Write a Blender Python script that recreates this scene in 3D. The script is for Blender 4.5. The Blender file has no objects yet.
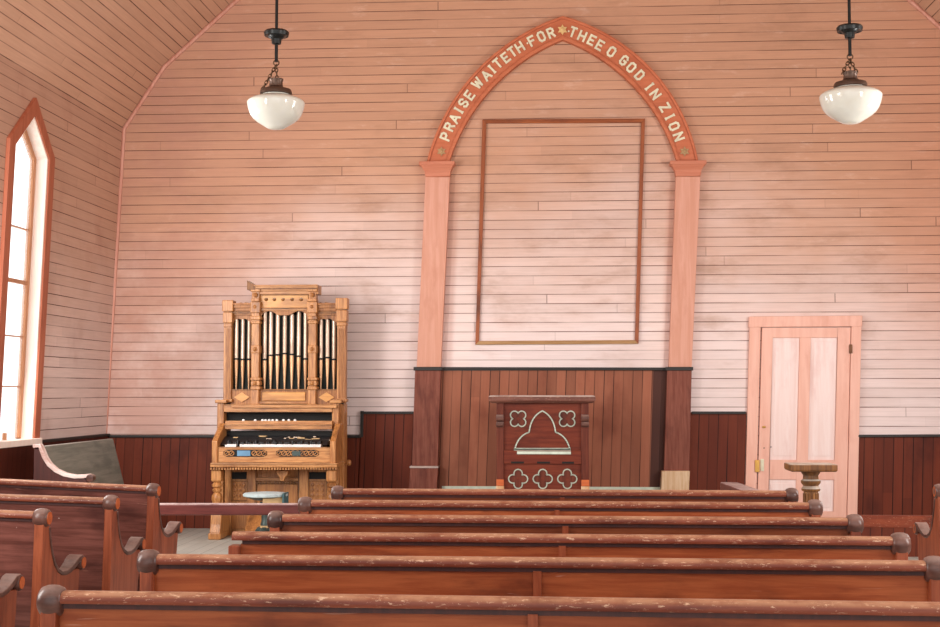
import bpy, bmesh, math, random
from mathutils import Vector, Matrix, Quaternion
random.seed(7)
C = bpy.context.scene.collection
PI = math.pi
# ------------------------------------------------------------------ camera geometry (used to measure real positions)
FPX = 1347.0
PITCH = math.atan(76.5 / FPX)
YAW = math.atan(90.0 / FPX * math.cos(PITCH))
HC = 1.42
_R = Vector((math.cos(YAW), math.sin(YAW), 0))
_F = Vector((-math.sin(YAW) * math.cos(PITCH), math.cos(YAW) * math.cos(PITCH), math.sin(PITCH)))
_U = Vector((math.sin(YAW) * math.sin(PITCH), -math.cos(YAW) * math.sin(PITCH), math.cos(PITCH)))


def ray(px, py):
    return _F + _R * ((px - 470) / FPX) + _U * ((313.5 - py) / FPX)


def at(px, py, Y):
    d = ray(px, py)
    t = Y / d.y
    return Vector((d.x * t, Y, HC + d.z * t))


def xz(px, py, Y):
    v = at(px, py, Y)
    return (v.x, v.z)


WALL = 13.76          # back wall plane
LEAN = 0.038          # the old building leans to the right with height

# ------------------------------------------------------------------ mesh helpers


class MB:
    def __init__(s):
        s.bm = bmesh.new()

    def box(s, x0, x1, y0, y1, z0, z1):
        v = [s.bm.verts.new((x, y, z)) for x in (x0, x1) for y in (y0, y1) for z in (z0, z1)]
        for f in ((0, 1, 3, 2), (4, 6, 7, 5), (0, 4, 5, 1), (2, 3, 7, 6), (0, 2, 6, 4), (1, 5, 7, 3)):
            s.bm.faces.new([v[i] for i in f])
        return s

    def obox(s, c, ax, ay, az, hx, hy, hz):
        c = Vector(c)
        v = [s.bm.verts.new(c + ax * (hx * i) + ay * (hy * j) + az * (hz * k)) for i in (-1, 1) for j in (-1, 1) for k in (-1, 1)]
        for f in ((0, 1, 3, 2), (4, 6, 7, 5), (0, 4, 5, 1), (2, 3, 7, 6), (0, 2, 6, 4), (1, 5, 7, 3)):
            s.bm.faces.new([v[i] for i in f])
        return s

    def loft(s, rings, close=True, caps=True):
        rr = [[s.bm.verts.new(p) for p in r] for r in rings]
        n = len(rr[0])
        for a, b in zip(rr[:-1], rr[1:]):
            for i in range(n if close else n - 1):
                j = (i + 1) % n
                s.bm.faces.new((a[i], a[j], b[j], b[i]))
        if caps:
            s.bm.faces.new(list(reversed(rr[0])))
            s.bm.faces.new(rr[-1])
        return s

    def prism(s, pts, y0, y1):           # polygon in XZ, extruded along Y
        return s.loft([[(x, y0, z) for x, z in pts], [(x, y1, z) for x, z in pts]])

    def prism_x(s, pts, x0, x1):         # polygon in YZ, extruded along X
        return s.loft([[(x0, y, z) for y, z in pts], [(x1, y, z) for y, z in pts]])

    def band(s, outer, inner, y0, y1):   # strip between two polylines in XZ, thick in Y
        rings = []
        for (a, b), (c, d) in zip(outer, inner):
            rings.append([(a, y0, b), (a, y1, b), (c, y1, d), (c, y0, d)])
        return s.loft(rings)

    def lathe(s, prof, c=(0, 0, 0), axis='z', n=24, caps=True):
        c = Vector(c)
        rings = []
        for r, h in prof:
            ring = []
            for k in range(n):
                a = 2 * PI * k / n
                u, w = r * math.cos(a), r * math.sin(a)
                p = {'z': (u, w, h), 'x': (h, u, w), 'y': (w, h, u)}[axis]
                ring.append(c + Vector(p))
            rings.append(ring)
        return s.loft(rings, True, caps)

    def tube(s, path, r, n=8, closed=False):
        path = [Vector(p) for p in path]
        m = len(path)
        rings = []
        prev = None
        for i in range(m):
            if closed:
                t = path[(i + 1) % m] - path[i - 1]
            else:
                t = path[min(i + 1, m - 1)] - path[max(i - 1, 0)]
            t.normalize()
            if prev is None:
                ref = Vector((0, 0, 1)) if abs(t.z) < .9 else Vector((1, 0, 0))
                a = t.cross(ref).normalized()
            else:
                a = (prev - t * prev.dot(t)).normalized()
            prev = a
            b = t.cross(a)
            rr = r[i] if isinstance(r, (list, tuple)) else r
            rings.append([path[i] + (a * math.cos(2 * PI * k / n) + b * math.sin(2 * PI * k / n)) * rr for k in range(n)])
        if closed:
            rings.append(rings[0])
        return s.loft(rings, True, not closed)

    def sphere(s, c, r, n=12, sx=1, sy=1, sz=1):
        prof = [(max(1e-4, r * math.sin(PI * k / n)), -r * math.cos(PI * k / n)) for k in range(n + 1)]
        rings = []
        for rr, h in prof:
            rings.append([(c[0] + sx * rr * math.cos(2 * PI * k / (2 * n)), c[1] + sy * rr * math.sin(2 * PI * k / (2 * n)), c[2] + sz * h) for k in range(2 * n)])
        return s.loft(rings)

    def build(s, name, mat, parent=None, smooth=False, bevel=0, base=None):
        bm = s.bm
        bmesh.ops.remove_doubles(bm, verts=bm.verts, dist=1e-6)
        bmesh.ops.recalc_face_normals(bm, faces=bm.faces)
        me = bpy.data.meshes.new(name)
        bm.to_mesh(me)
        bm.free()
        me.materials.append(mat)
        if smooth:
            for p in me.polygons:
                p.use_smooth = True
            me.set_sharp_from_angle(angle=math.radians(40))
        o = bpy.data.objects.new(name, me)
        C.objects.link(o)
        if bevel:
            b = o.modifiers.new('edge', 'BEVEL')
            b.width = bevel
            b.segments = 2
            b.limit_method = 'ANGLE'
        if parent is not None:
            o.parent = parent
            off = WORLD_LOC.get(parent.name)
            if off is not None:              # parts modelled in world coordinates
                o.matrix_parent_inverse = Matrix.Translation(-off)
        return o


WORLD_LOC = {}


def tag(o, label, cat, group=None):
    o['label'] = label
    o['category'] = cat
    if group:
        o['group'] = group
    return o


def thing(name, label, cat, loc=(0, 0, 0), group=None, world=False):
    o = bpy.data.objects.new(name, None)
    C.objects.link(o)
    o.location = loc
    o.empty_display_size = .1
    if world:
        WORLD_LOC[o.name] = Vector(loc)
    return tag(o, label, cat, group)


def struct(o):
    o['kind'] = 'structure'
    return o

# ------------------------------------------------------------------ materials


def srgb(r, g, b):
    f = lambda c: (c / 255 / 12.92) if c / 255 <= .04045 else ((c / 255 + .055) / 1.055) ** 2.4
    return (f(r), f(g), f(b), 1)


class NT:
    def __init__(s, name):
        s.m = bpy.data.materials.new(name)
        s.m.use_nodes = True
        s.t = s.m.node_tree
        s.bsdf = s.t.nodes['Principled BSDF']
        s.out = s.t.nodes['Material Output']

    def n(s, typ, **kw):
        nd = s.t.nodes.new(typ)
        for k, v in kw.items():
            setattr(nd, k, v)
        return nd

    def link(s, a, b):
        s.t.links.new(a, b)

    def put(s, sock, v):
        if hasattr(v, 'is_linked') or isinstance(v, bpy.types.NodeSocket):
            s.link(v, sock)
        else:
            sock.default_value = v

    def math(s, op, a, b=0.0, c=None, clamp=False):
        nd = s.n('ShaderNodeMath', operation=op, use_clamp=clamp)
        s.put(nd.inputs[0], a)
        s.put(nd.inputs[1], b)
        if c is not None:
            s.put(nd.inputs[2], c)
        return nd.outputs[0]

    def mapr(s, v, a, b, c=0.0, d=1.0):
        nd = s.n('ShaderNodeMapRange')
        nd.interpolation_type = 'SMOOTHSTEP'
        s.put(nd.inputs[0], v)
        for i, x in enumerate((a, b, c, d)):
            nd.inputs[i + 1].default_value = x
        return nd.outputs[0]

    def mix(s, fac, a, b, mode='MIX'):
        nd = s.n('ShaderNodeMix', data_type='RGBA', blend_type=mode)
        s.put(nd.inputs[0], fac)
        s.put(nd.inputs[6], a)
        s.put(nd.inputs[7], b)
        return nd.outputs[2]

    def coord(s, which='Object'):
        return s.n('ShaderNodeTexCoord').outputs[which]

    def sep(s, v):
        nd = s.n('ShaderNodeSeparateXYZ')
        s.link(v, nd.inputs[0])
        return nd.outputs

    def comb(s, x=0.0, y=0.0, z=0.0):
        nd = s.n('ShaderNodeCombineXYZ')
        for i, v in enumerate((x, y, z)):
            s.put(nd.inputs[i], v)
        return nd.outputs[0]

    def noise(s, vec, scale=5, detail=4, rough=.55, dist=0):
        nd = s.n('ShaderNodeTexNoise')
        s.link(vec, nd.inputs['Vector'])
        nd.inputs['Scale'].default_value = scale
        nd.inputs['Detail'].default_value = detail
        nd.inputs['Roughness'].default_value = rough
        nd.inputs['Distortion'].default_value = dist
        return nd.outputs['Fac']

    def scaled(s, vec, sc):
        nd = s.n('ShaderNodeMapping')
        s.link(vec, nd.inputs[0])
        nd.inputs['Scale'].default_value = sc
        return nd.outputs[0]

    def wn(s, v):
        nd = s.n('ShaderNodeTexWhiteNoise', noise_dimensions='1D')
        s.put(nd.inputs['W'], v)
        return nd.outputs['Value']

    def bump(s, h, strength=.3, dist=.01):
        nd = s.n('ShaderNodeBump')
        nd.inputs['Strength'].default_value = strength
        nd.inputs['Distance'].default_value = dist
        s.link(h, nd.inputs['Height'])
        s.link(nd.outputs[0], s.bsdf.inputs['Normal'])

    def done(s, col, rough=.6, spec=.3):
        s.put(s.bsdf.inputs['Base Color'], col)
        s.put(s.bsdf.inputs['Roughness'], rough)
        s.bsdf.inputs['Specular IOR Level'].default_value = spec
        return s.m


def boards(name, fn_uv, color_fn, spacing=.0957, length=2.6, line=.085, line_col=(90, 55, 45), joint=True, rough=.65, spec=.25, var=.10, linevar=True, bump=.35):
    """fn_uv(nt) -> (u across the boards, v along them, position); color_fn(nt, u, v, pos) -> colour"""
    t = NT(name)
    u, v, pos = fn_uv(t)
    us = t.math('DIVIDE', u, spacing)
    idx = t.math('FLOOR', us)
    fr = t.math('FRACT', us)
    # groove
    g = t.math('LESS_THAN', fr, line)
    rnd = t.wn(idx)
    rnd2 = t.wn(t.math('ADD', idx, 37.7))
    # joints
    vv = t.math('ADD', t.math('DIVIDE', v, length), t.math('MULTIPLY', rnd, 7.3))
    j = t.math('LESS_THAN', t.math('FRACT', vv), .0045 / length * 2.2)
    seg = t.wn(t.math('ADD', t.math('FLOOR', vv), t.math('MULTIPLY', idx, 13.1)))
    col = color_fn(t, u, v, pos)
    # per plank value variation
    val = t.math('ADD', 1 - var, t.math('MULTIPLY', seg, 2 * var))
    hv = t.n('ShaderNodeHueSaturation')
    t.link(val, hv.inputs['Value'])
    t.link(col, hv.inputs['Color'])
    col = hv.outputs[0]
    # fine streaks along the board
    st = t.noise(t.comb(t.math('MULTIPLY', u, 60), t.math('MULTIPLY', v, 2.5), t.math('MULTIPLY', idx, 3.3)), 1.0, 3)
    col = t.mix(t.mapr(st, .25, .75, .0, .10), col, srgb(*line_col))
    # groove darkness changes along the board
    gd = t.noise(t.comb(t.math('MULTIPLY', v, 1.1), t.math('MULTIPLY', idx, 5.7), 0.0), 1.0, 2)
    gfac = t.math('MULTIPLY', g, t.mapr(gd, .3, .65, .3, 1.0) if linevar else 1.0)
    if joint:
        gfac = t.math('MAXIMUM', gfac, t.math('MULTIPLY', j, t.math('MULTIPLY', t.math('POWER', seg, 3.0), .75)))
    col = t.mix(gfac, col, srgb(*line_col))
    t.bump(t.math('SUBTRACT', 1.0, gfac), bump, .006)
    return t.done(col, rough, spec)


def uv_xz(lean=LEAN):
    def f(t):
        p = t.coord()
        x, y, z = t.sep(p)
        return z, x, p
    return f


def uv_yz(t):
    p = t.coord()
    x, y, z = t.sep(p)
    return z, y, p


def uv_vert_x(t):
    p = t.coord()
    x, y, z = t.sep(p)
    return t.math('SUBTRACT', x, t.math('MULTIPLY', z, LEAN)), z, p


def uv_vert_y(t):
    p = t.coord()
    x, y, z = t.sep(p)
    return y, z, p


def uv_map(t):
    p = t.coord('UV')
    x, y, z = t.sep(p)
    return x, y, t.coord()


def xmask(t, x, a, b, soft):
    return t.math('MULTIPLY', t.mapr(x, a - soft, a + soft), t.mapr(x, b - soft, b + soft, 1.0, 0.0))


def col_backwall(t, u, v, pos):
    x, y, z = t.sep(pos)
    xs = t.math('SUBTRACT', x, t.math('MULTIPLY', z, LEAN))
    top = srgb(201, 155, 127)
    low = srgb(238, 223, 221)
    n = t.noise(t.scaled(pos, (.55, 1, .9)), 1.0, 4, .6)
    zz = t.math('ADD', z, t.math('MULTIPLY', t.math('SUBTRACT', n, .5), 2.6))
    # chalky pink low down and beside pilasters: faded paint, plus window light painted in
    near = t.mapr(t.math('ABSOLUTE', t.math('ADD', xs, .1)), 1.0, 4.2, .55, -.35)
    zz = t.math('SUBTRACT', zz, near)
    fade_and_light = t.mapr(zz, .9, 3.9, 1.0, 0.0)
    col = t.mix(fade_and_light, top, low)
    # water staining and grime, horizontally streaked
    n2 = t.noise(t.scaled(pos, (.9, 1, 2.2)), 1.3, 5, .65)
    col = t.mix(t.math('MULTIPLY', t.mapr(n2, .48, .74, 0, .5), t.mapr(z, 1.2, 2.3, .15, 1.0)), col, srgb(170, 130, 104))
    n3 = t.noise(t.scaled(pos, (1.6, 1, 5)), 1.6, 5, .7)
    col = t.mix(t.mapr(n3, .55, .8, 0, .35), col, srgb(240, 214, 200))
    # pale ghost bands where something once hung beside the frame
    for a, b in ((-1.17, -.98), (.79, .97)):
        m = t.math('MULTIPLY', xmask(t, xs, a, b, .05), t.mapr(z, 3.2, 2.2, 0.0, .5))
        col = t.mix(m, col, srgb(240, 222, 216))
    for a, b in ((-1.42, -1.17), (.97, 1.2)):  # darker bands between the pale ones and the pilasters
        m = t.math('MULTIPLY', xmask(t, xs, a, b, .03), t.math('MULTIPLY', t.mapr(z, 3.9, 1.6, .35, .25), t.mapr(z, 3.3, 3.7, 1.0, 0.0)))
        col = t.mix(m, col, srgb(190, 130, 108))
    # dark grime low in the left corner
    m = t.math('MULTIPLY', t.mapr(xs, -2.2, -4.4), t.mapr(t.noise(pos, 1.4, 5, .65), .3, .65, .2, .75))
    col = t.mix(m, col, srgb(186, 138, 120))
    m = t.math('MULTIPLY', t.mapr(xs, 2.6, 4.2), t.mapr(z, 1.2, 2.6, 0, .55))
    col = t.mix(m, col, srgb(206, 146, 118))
    return col


def col_leftwall(t, u, v, pos):
    x, y, z = t.sep(pos)
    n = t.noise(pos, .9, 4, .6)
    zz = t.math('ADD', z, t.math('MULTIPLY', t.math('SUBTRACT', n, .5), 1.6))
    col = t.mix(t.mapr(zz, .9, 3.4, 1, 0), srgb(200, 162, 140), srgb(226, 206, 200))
    return t.mix(t.mapr(t.noise(pos, 2.0, 4), .5, .8, 0, .35), col, srgb(160, 108, 90))


def col_ceiling(t, u, v, pos):
    n = t.noise(pos, 1.1, 4, .6)
    return t.mix(n, srgb(198, 156, 129), srgb(212, 172, 147))


def col_wainscot(c0, c1, c2, dark_strip=False):
    def f(t, u, v, pos):
        x, y, z = t.sep(pos)
        n = t.noise(t.scaled(pos, (6, 6, 1.2)), 1.0, 5, .65)
        col = t.mix(n, srgb(*c0), srgb(*c1))
        n2 = t.noise(t.scaled(pos, (2.5, 2.5, 1.5)), 1.2, 4)
        col = t.mix(t.mapr(n2, .5, .75, 0, .6), col, srgb(*c2))
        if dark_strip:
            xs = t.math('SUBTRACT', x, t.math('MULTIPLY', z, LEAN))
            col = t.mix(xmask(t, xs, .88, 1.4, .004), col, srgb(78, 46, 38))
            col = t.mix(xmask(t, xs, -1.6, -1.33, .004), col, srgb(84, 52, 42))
        return col
    return f


MAT = {}
MAT['wall_back'] = boards('pink_painted_boards', uv_xz(), col_backwall, .0957, 2.9, .085, (112, 78, 64), var=.045)
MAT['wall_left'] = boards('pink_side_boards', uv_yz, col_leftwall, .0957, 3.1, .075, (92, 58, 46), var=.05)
MAT['ceiling'] = boards('pink_ceiling_boards', uv_map, col_ceiling, .0957, 3.3, .085, (84, 50, 38), var=.05)
MAT['wains'] = boards('dark_wainscot_boards', uv_vert_x, col_wainscot((92, 36, 22), (120, 56, 34), (62, 22, 16)), .0965, 9, .09, (34, 14, 12), joint=False, rough=.55, spec=.18, var=.14)
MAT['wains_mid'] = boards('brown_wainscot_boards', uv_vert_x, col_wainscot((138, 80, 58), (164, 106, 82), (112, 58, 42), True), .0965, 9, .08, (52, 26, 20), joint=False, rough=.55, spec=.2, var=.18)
MAT['wains_side'] = boards('dark_side_wainscot_boards', uv_vert_y, col_wainscot((78, 30, 21), (104, 46, 32), (56, 21, 16)), .0965, 9, .09, (30, 12, 10), joint=False, rough=.55, spec=.18, var=.14)


MAT['wains_low'] = boards('low_partition_boards', uv_vert_x, col_wainscot((90, 36, 22), (116, 54, 33), (62, 22, 16)), .0965, 9, .09, (34, 14, 12), joint=False, rough=.55, spec=.18, var=.14)


def floor_col(t, u, v, pos):
    n = t.noise(pos, 1.6, 5, .6)
    return t.mix(n, srgb(150, 150, 142), srgb(196, 196, 188))


def uv_floor(t):
    p = t.coord()
    x, y, z = t.sep(p)
    return x, y, p


MAT['floor'] = boards('worn_grey_floorboards', uv_floor, floor_col, .12, 3.5, .04, (92, 90, 84), rough=.6, var=.06)


def wood(name, c0, c1, c2=None, axis='x', rough=.42, spec=.4, grain=1.0, flecks=0.0, fleck_col=(226, 190, 160), dust=0.0, dust_col=(190, 170, 165), coord='Object', scratch=0.0, tone=0.0):
    t = NT(name)
    p = t.coord(coord)
    oi = t.n('ShaderNodeObjectInfo').outputs['Random']
    off = t.n('ShaderNodeVectorMath', operation='ADD')
    t.link(p, off.inputs[0])
    t.link(t.comb(t.math('MULTIPLY', oi, 31.0), t.math('MULTIPLY', oi, 17.0), t.math('MULTIPLY', oi, 23.0)), off.inputs[1])
    q = off.outputs[0]
    sc = {'x': (1.4, 22, 22), 'y': (22, 1.4, 22), 'z': (22, 22, 1.4)}[axis]
    n = t.noise(t.scaled(q, sc), 1.6 * grain, 6, .65, .4)
    col = t.mix(t.mapr(n, .33, .67), srgb(*c0), srgb(*c1))
    if c2:
        n2 = t.noise(t.scaled(q, {'x': (1, 3, 3), 'y': (3, 1, 3), 'z': (3, 3, 1)}[axis]), 2.2, 5, .6)
        col = t.mix(t.mapr(n2, .48, .72, 0, .75), col, srgb(*c2))
    if tone:
        col = t.mix(t.mapr(t.wn(t.math('MULTIPLY', oi, 91.7)), .3, .9, 0.0, tone), col, srgb(*[int(v * .55) for v in (c2 or c0)]))
    nz = t.sep(t.n('ShaderNodeNewGeometry').outputs['Normal'])[2]
    if dust:
        nd = t.noise(q, 9, 5, .65)
        col = t.mix(t.math('MULTIPLY', t.mapr(nz, .2, .9), t.mapr(nd, .3, .6, .25 * dust, dust)), col, srgb(*dust_col))
    if flecks:
        s1 = {'x': (22, 90, 90), 'y': (90, 22, 90), 'z': (90, 90, 22)}[axis]
        nf = t.noise(t.scaled(q, s1), 1.3, 5, .75)
        msk = t.mapr(nf, .62 - .1 * flecks, .66 - .1 * flecks)
        msk = t.math('MULTIPLY', msk, t.mapr(nz, -.3, .5, .25, 1.0))
        col = t.mix(t.math('MULTIPLY', msk, .85), col, srgb(*fleck_col))
    if scratch:
        ns = t.noise(t.scaled(q, (1.5, 8, 30)), 2.0, 3, .5, 1.0)
        col = t.mix(t.mapr(ns, .70, .74, 0, scratch), col, srgb(196, 150, 130))
        nd = t.noise(q, 26, 2, .5)
        col = t.mix(t.mapr(nd, .79, .80, 0, .7), col, srgb(230, 220, 210))
    t.bump(n, .08, .003)
    return t.done(col, rough, spec)


MAT['pew_panel'] = wood('pew_back_wood', (150, 72, 40), (182, 100, 60), (94, 40, 27), rough=.42, spec=.3, scratch=.5, tone=.6)
MAT['pew_rail'] = wood('pew_rail_wood', (114, 52, 36), (142, 76, 54), (86, 38, 28), rough=.42, spec=.3, flecks=.4, dust=.62, dust_col=(212, 166, 132))
MAT['pew_end'] = wood('pew_end_wood', (130, 62, 38), (160, 86, 56), (92, 40, 28), axis='z', rough=.4, spec=.3)
MAT['pew_scroll'] = wood('pew_scroll_wood', (74, 46, 40), (112, 76, 66), (46, 27, 25), rough=.33, dust=.5, dust_col=(178, 156, 148), grain=.5)
MAT['end_grain'] = wood('rubbed_end_grain', (176, 84, 40), (200, 104, 52), rough=.5)
MAT['pew_side_panel'] = wood('side_pew_back_wood', (98, 56, 48), (136, 84, 74), (60, 31, 29), rough=.3, scratch=.9)
MAT['pew_dark_rail'] = wood('dark_rail_wood', (92, 40, 36), (112, 54, 48), (80, 32, 32), rough=.4, dust=.9, dust_col=(206, 188, 186))
MAT['oak'] = wood('golden_oak', (150, 94, 48), (200, 142, 86), (92, 50, 24), axis='z', rough=.38, grain=2.2)
MAT['oak_h'] = wood('golden_oak_rail', (156, 100, 52), (202, 146, 90), (98, 54, 26), axis='x', rough=.38, grain=2.2, dust=.35, dust_col=(224, 190, 150))
MAT['oak_panel'] = wood('carved_oak_panel', (140, 86, 42), (178, 120, 64), (96, 52, 24), axis='z', rough=.45, grain=2)
MAT['burl'] = wood('burl_panel', (180, 122, 58), (210, 152, 80), (140, 84, 36), rough=.35, grain=.6)
MAT['pipe'] = wood('pipe_metal_tan', (170, 148, 130), (214, 192, 172), (130, 104, 86), axis='z', rough=.35, grain=.5)
MAT['pipe_foot'] = wood('pipe_foot_bronze', (182, 140, 104), (212, 172, 134), axis='z', rough=.35, grain=.5)
MAT['lectern'] = wood('lectern_mahogany', (98, 38, 24), (120, 54, 34), (74, 27, 19), axis='x', rough=.45, spec=.22)
MAT['lectern_post'] = wood('lectern_post_wood', (88, 38, 26), (112, 56, 40), (62, 25, 19), axis='z', rough=.45, spec=.22)
MAT['lectern_top'] = wood('lectern_top_wood', (96, 54, 44), (124, 78, 64), (74, 38, 33), rough=.5, flecks=.3, dust=.9, dust_col=(206, 196, 190))
MAT['dark_pil'] = wood('dark_pilaster_wood', (112, 58, 44), (138, 82, 66), (90, 42, 32), axis='z', rough=.5, spec=.22)
MAT['stand'] = wood('stand_wood', (104, 64, 32), (146, 98, 50), (60, 38, 22), axis='z', rough=.5, dust=.85, dust_col=(206, 200, 188))
for _k in ('pipe', 'pipe_foot'):
    MAT[_k].node_tree.nodes['Principled BSDF'].inputs['Metallic'].default_value = .55
MAT['plinth_pale'] = wood('raw_plinth_wood', (206, 170, 130), (228, 204, 172), (184, 130, 84), axis='z', rough=.65)
MAT['frame'] = wood('frame_wood', (132, 66, 30), (166, 92, 46), (84, 36, 20), axis='x', rough=.45)
MAT['frame_v'] = wood('frame_wood_upright', (140, 72, 36), (160, 88, 48), (76, 36, 22), axis='z', rough=.45)
MAT['frame_low'] = wood('frame_wood_pale', (150, 112, 66), (180, 142, 96), axis='x', rough=.5)
MAT['arch'] = wood('terracotta_arch_paint', (188, 104, 68), (202, 118, 82), (176, 94, 62), rough=.5, grain=.5)
MAT['pil_pink'] = wood('pink_pilaster_paint', (206, 148, 124), (216, 162, 142), (196, 136, 112), axis='z', rough=.55, grain=.5)
MAT['pil_cap'] = wood('pilaster_cap_paint', (192, 118, 90), (204, 132, 104), rough=.5, grain=.5)
MAT['casing'] = wood('salmon_door_paint', (230, 176, 156), (238, 190, 172), (220, 162, 142), axis='z', rough=.5, grain=.4)
MAT['door_panel'] = wood('pale_door_panel_paint', (238, 214, 208), (244, 226, 222), (228, 196, 190), axis='z', rough=.5, grain=.5)
MAT['trim_pink'] = wood('pink_trim_paint', (196, 136, 116), (214, 160, 142), axis='z', rough=.55, grain=.6)
MAT['win_trim'] = wood('terracotta_window_trim', (164, 88, 60), (180, 104, 76), axis='z', rough=.5, grain=.6)
MAT['reveal'] = wood('pale_window_reveal', (244, 222, 208), (248, 234, 224), axis='z', rough=.6, grain=.6)
MAT['sash'] = wood('window_sash_wood', (178, 120, 80), (206, 150, 112), axis='z', rough=.5)


def plain(name, c, rough=.5, spec=.4, metal=0.0, var=.12, scale=12):
    t = NT(name)
    n = t.noise(t.coord(), scale, 4)
    d = tuple(int(max(0, x * (1 - var * 1.6))) for x in c)
    l = tuple(int(min(255, x * (1 + var))) for x in c)
    t.bsdf.inputs['Metallic'].default_value = metal
    return t.done(t.mix(n, srgb(*d), srgb(*l)), rough, spec)


MAT['cap_dark'] = plain('dark_cap_moulding', (38, 34, 32), .5)
MAT['pale_cap'] = plain('pale_worn_edge', (188, 172, 164), .6)
MAT['green_edge'] = plain('pale_green_gilt_edge', (206, 218, 202), .5)
MAT['iron'] = plain('blackened_metal', (40, 42, 42), .35, .5, .6)
MAT['bronze'] = plain('aged_bronze_fitter', (92, 70, 58), .4, .5, .5)
MAT['chain'] = plain('tarnished_chain', (104, 78, 56), .4, .5, .6)
MAT['letter'] = plain('cream_letters', (236, 228, 200), .55, .3)
MAT['gold'] = plain('gold_rosette', (232, 196, 136), .45, .4, 0)
MAT['gold_dull'] = plain('dull_gold_rosette', (178, 146, 104), .5, .4, 0)
MAT['black_cloth'] = plain('dark_green_cloth', (26, 34, 32), .8)
MAT['black'] = plain('black_void', (14, 12, 11), .7)
MAT['ivory'] = plain('ivory_keys', (236, 234, 232), .35)
MAT['ebony'] = plain('ebony_keys', (40, 40, 42), .4, .4, 0, .5, 60)
MAT['blue'] = plain('blue_felt', (104, 146, 178), .7)
MAT['tan'] = plain('tan_board', (190, 158, 112), .6)
MAT['stool_top'] = plain('pale_blue_cloth', (176, 192, 194), .7, .2, 0, .15, 30)
MAT['stool_edge'] = plain('teal_fringe', (70, 96, 100), .8, .2, 0, .2, 60)
MAT['stool_iron'] = plain('grey_green_iron', (64, 76, 74), .45, .5, .4)
MAT['grey_bench'] = wood('grey_glare_bench_back', (104, 108, 100), (128, 130, 120), (84, 90, 84), axis='y', rough=.5, dust=.3)  # window glare on the bench back painted in as grey
MAT['bench_edge'] = wood('worn_pale_arm', (196, 168, 160), (222, 204, 198), (160, 110, 96), rough=.5)
MAT['brass'] = plain('brass_lock', (206, 160, 80), .4, .5, .5)
MAT['rust'] = plain('rusty_iron', (120, 84, 60), .6, .3, .3)
MAT['riser'] = wood('worn_riser_wood', (112, 50, 32), (134, 64, 40), (80, 34, 26), rough=.55, spec=.2, flecks=.2)
MAT['riser_front'] = wood('dark_riser_front', (58, 24, 20), (74, 32, 26), axis='z', rough=.5)

# milk glass
t = NT('milk_glass')
t.bsdf.inputs['Base Color'].default_value = srgb(226, 228, 218)
t.bsdf.inputs['Roughness'].default_value = .12
t.bsdf.inputs['Specular IOR Level'].default_value = .6
t.bsdf.inputs['Subsurface Weight'].default_value = .25
t.bsdf.inputs['Subsurface Radius'].default_value = (.05, .05, .04)
MAT['milk'] = t.m
# window glass: thin, slightly milky old pane
t = NT('old_window_glass')
tr = t.n('ShaderNodeBsdfTransparent')
tl = t.n('ShaderNodeBsdfTranslucent')
tl.inputs[0].default_value = (1, 1, 1, 1)
gl = t.n('ShaderNodeBsdfGlossy')
gl.inputs['Roughness'].default_value = .05
m1 = t.n('ShaderNodeMixShader')
m1.inputs[0].default_value = .15
t.link(tr.outputs[0], m1.inputs[1])
t.link(tl.outputs[0], m1.inputs[2])
m2 = t.n('ShaderNodeMixShader')
m2.inputs[0].default_value = .04
t.link(m1.outputs[0], m2.inputs[1])
t.link(gl.outputs[0], m2.inputs[2])
t.link(m2.outputs[0], t.out.inputs[0])
MAT['glass'] = t.m

# ------------------------------------------------------------------ the setting
XL, XR = -4.735, 4.47          # side walls at floor level
YB = -1.6                      # the nave runs on behind the camera
PROF = [(XL + LEAN * 4.17, 4.17), (-4.156, 4.824), (-3.395, 5.515), (-2.2, 6.55), (2.32, 6.5), (3.585, 5.378), (4.20, 4.79), (XR + LEAN * 4.15, 4.15)]

# floor
struct(MB().box(-5.2, 5.1, YB, WALL + .1, -.1, 0).build('floor', MAT['floor']))
# back wall
pts = [(XL, 0), (XL + LEAN * 4.17, 4.17)] + PROF[1:-1] + [(XR + LEAN * 4.15, 4.15), (XR, 0)]
struct(MB().prism(pts, WALL, WALL + .12).build('wall_back', MAT['wall_back']))

# left wall with a pointed window opening
WY0, WY1, WYM = 10.98, 11.735, 11.36       # opening edges, apex
WS, WA, WB = 3.49, 3.815, .985             # spring, apex, bottom
def lx(z, base=XL):
    return base + LEAN * z
ROT = .14                                # depth of the reveal
def wall_poly(mb, poly, base, sgn):
    mb.loft([[(lx(z, base), y, z) for y, z in poly], [(lx(z, base) + sgn * ROT, y, z) for y, z in poly]])
mb = MB()
for poly in ([(YB, 0), (WY0, 0), (WY0, WS), (WY0, 4.17), (YB, 4.17)],
             [(WY1, 0), (WALL, 0), (WALL, 4.17), (WY1, 4.17), (WY1, WS)],
             [(WY0, 0), (WY1, 0), (WY1, WB), (WY0, WB)],
             [(WY0, WS), (WYM, WA), (WYM, 4.17), (WY0, 4.17)],
             [(WYM, WA), (WY1, WS), (WY1, 4.17), (WYM, 4.17)]):
    wall_poly(mb, poly, XL, -1)
struct(mb.build('wall_left', MAT['wall_left']))
mb = MB()
wall_poly(mb, [(YB, 0), (WALL, 0), (WALL, 4.15), (YB, 4.15)], XR, 1)
struct(mb.build('wall_right', MAT['wall_left']))

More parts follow.
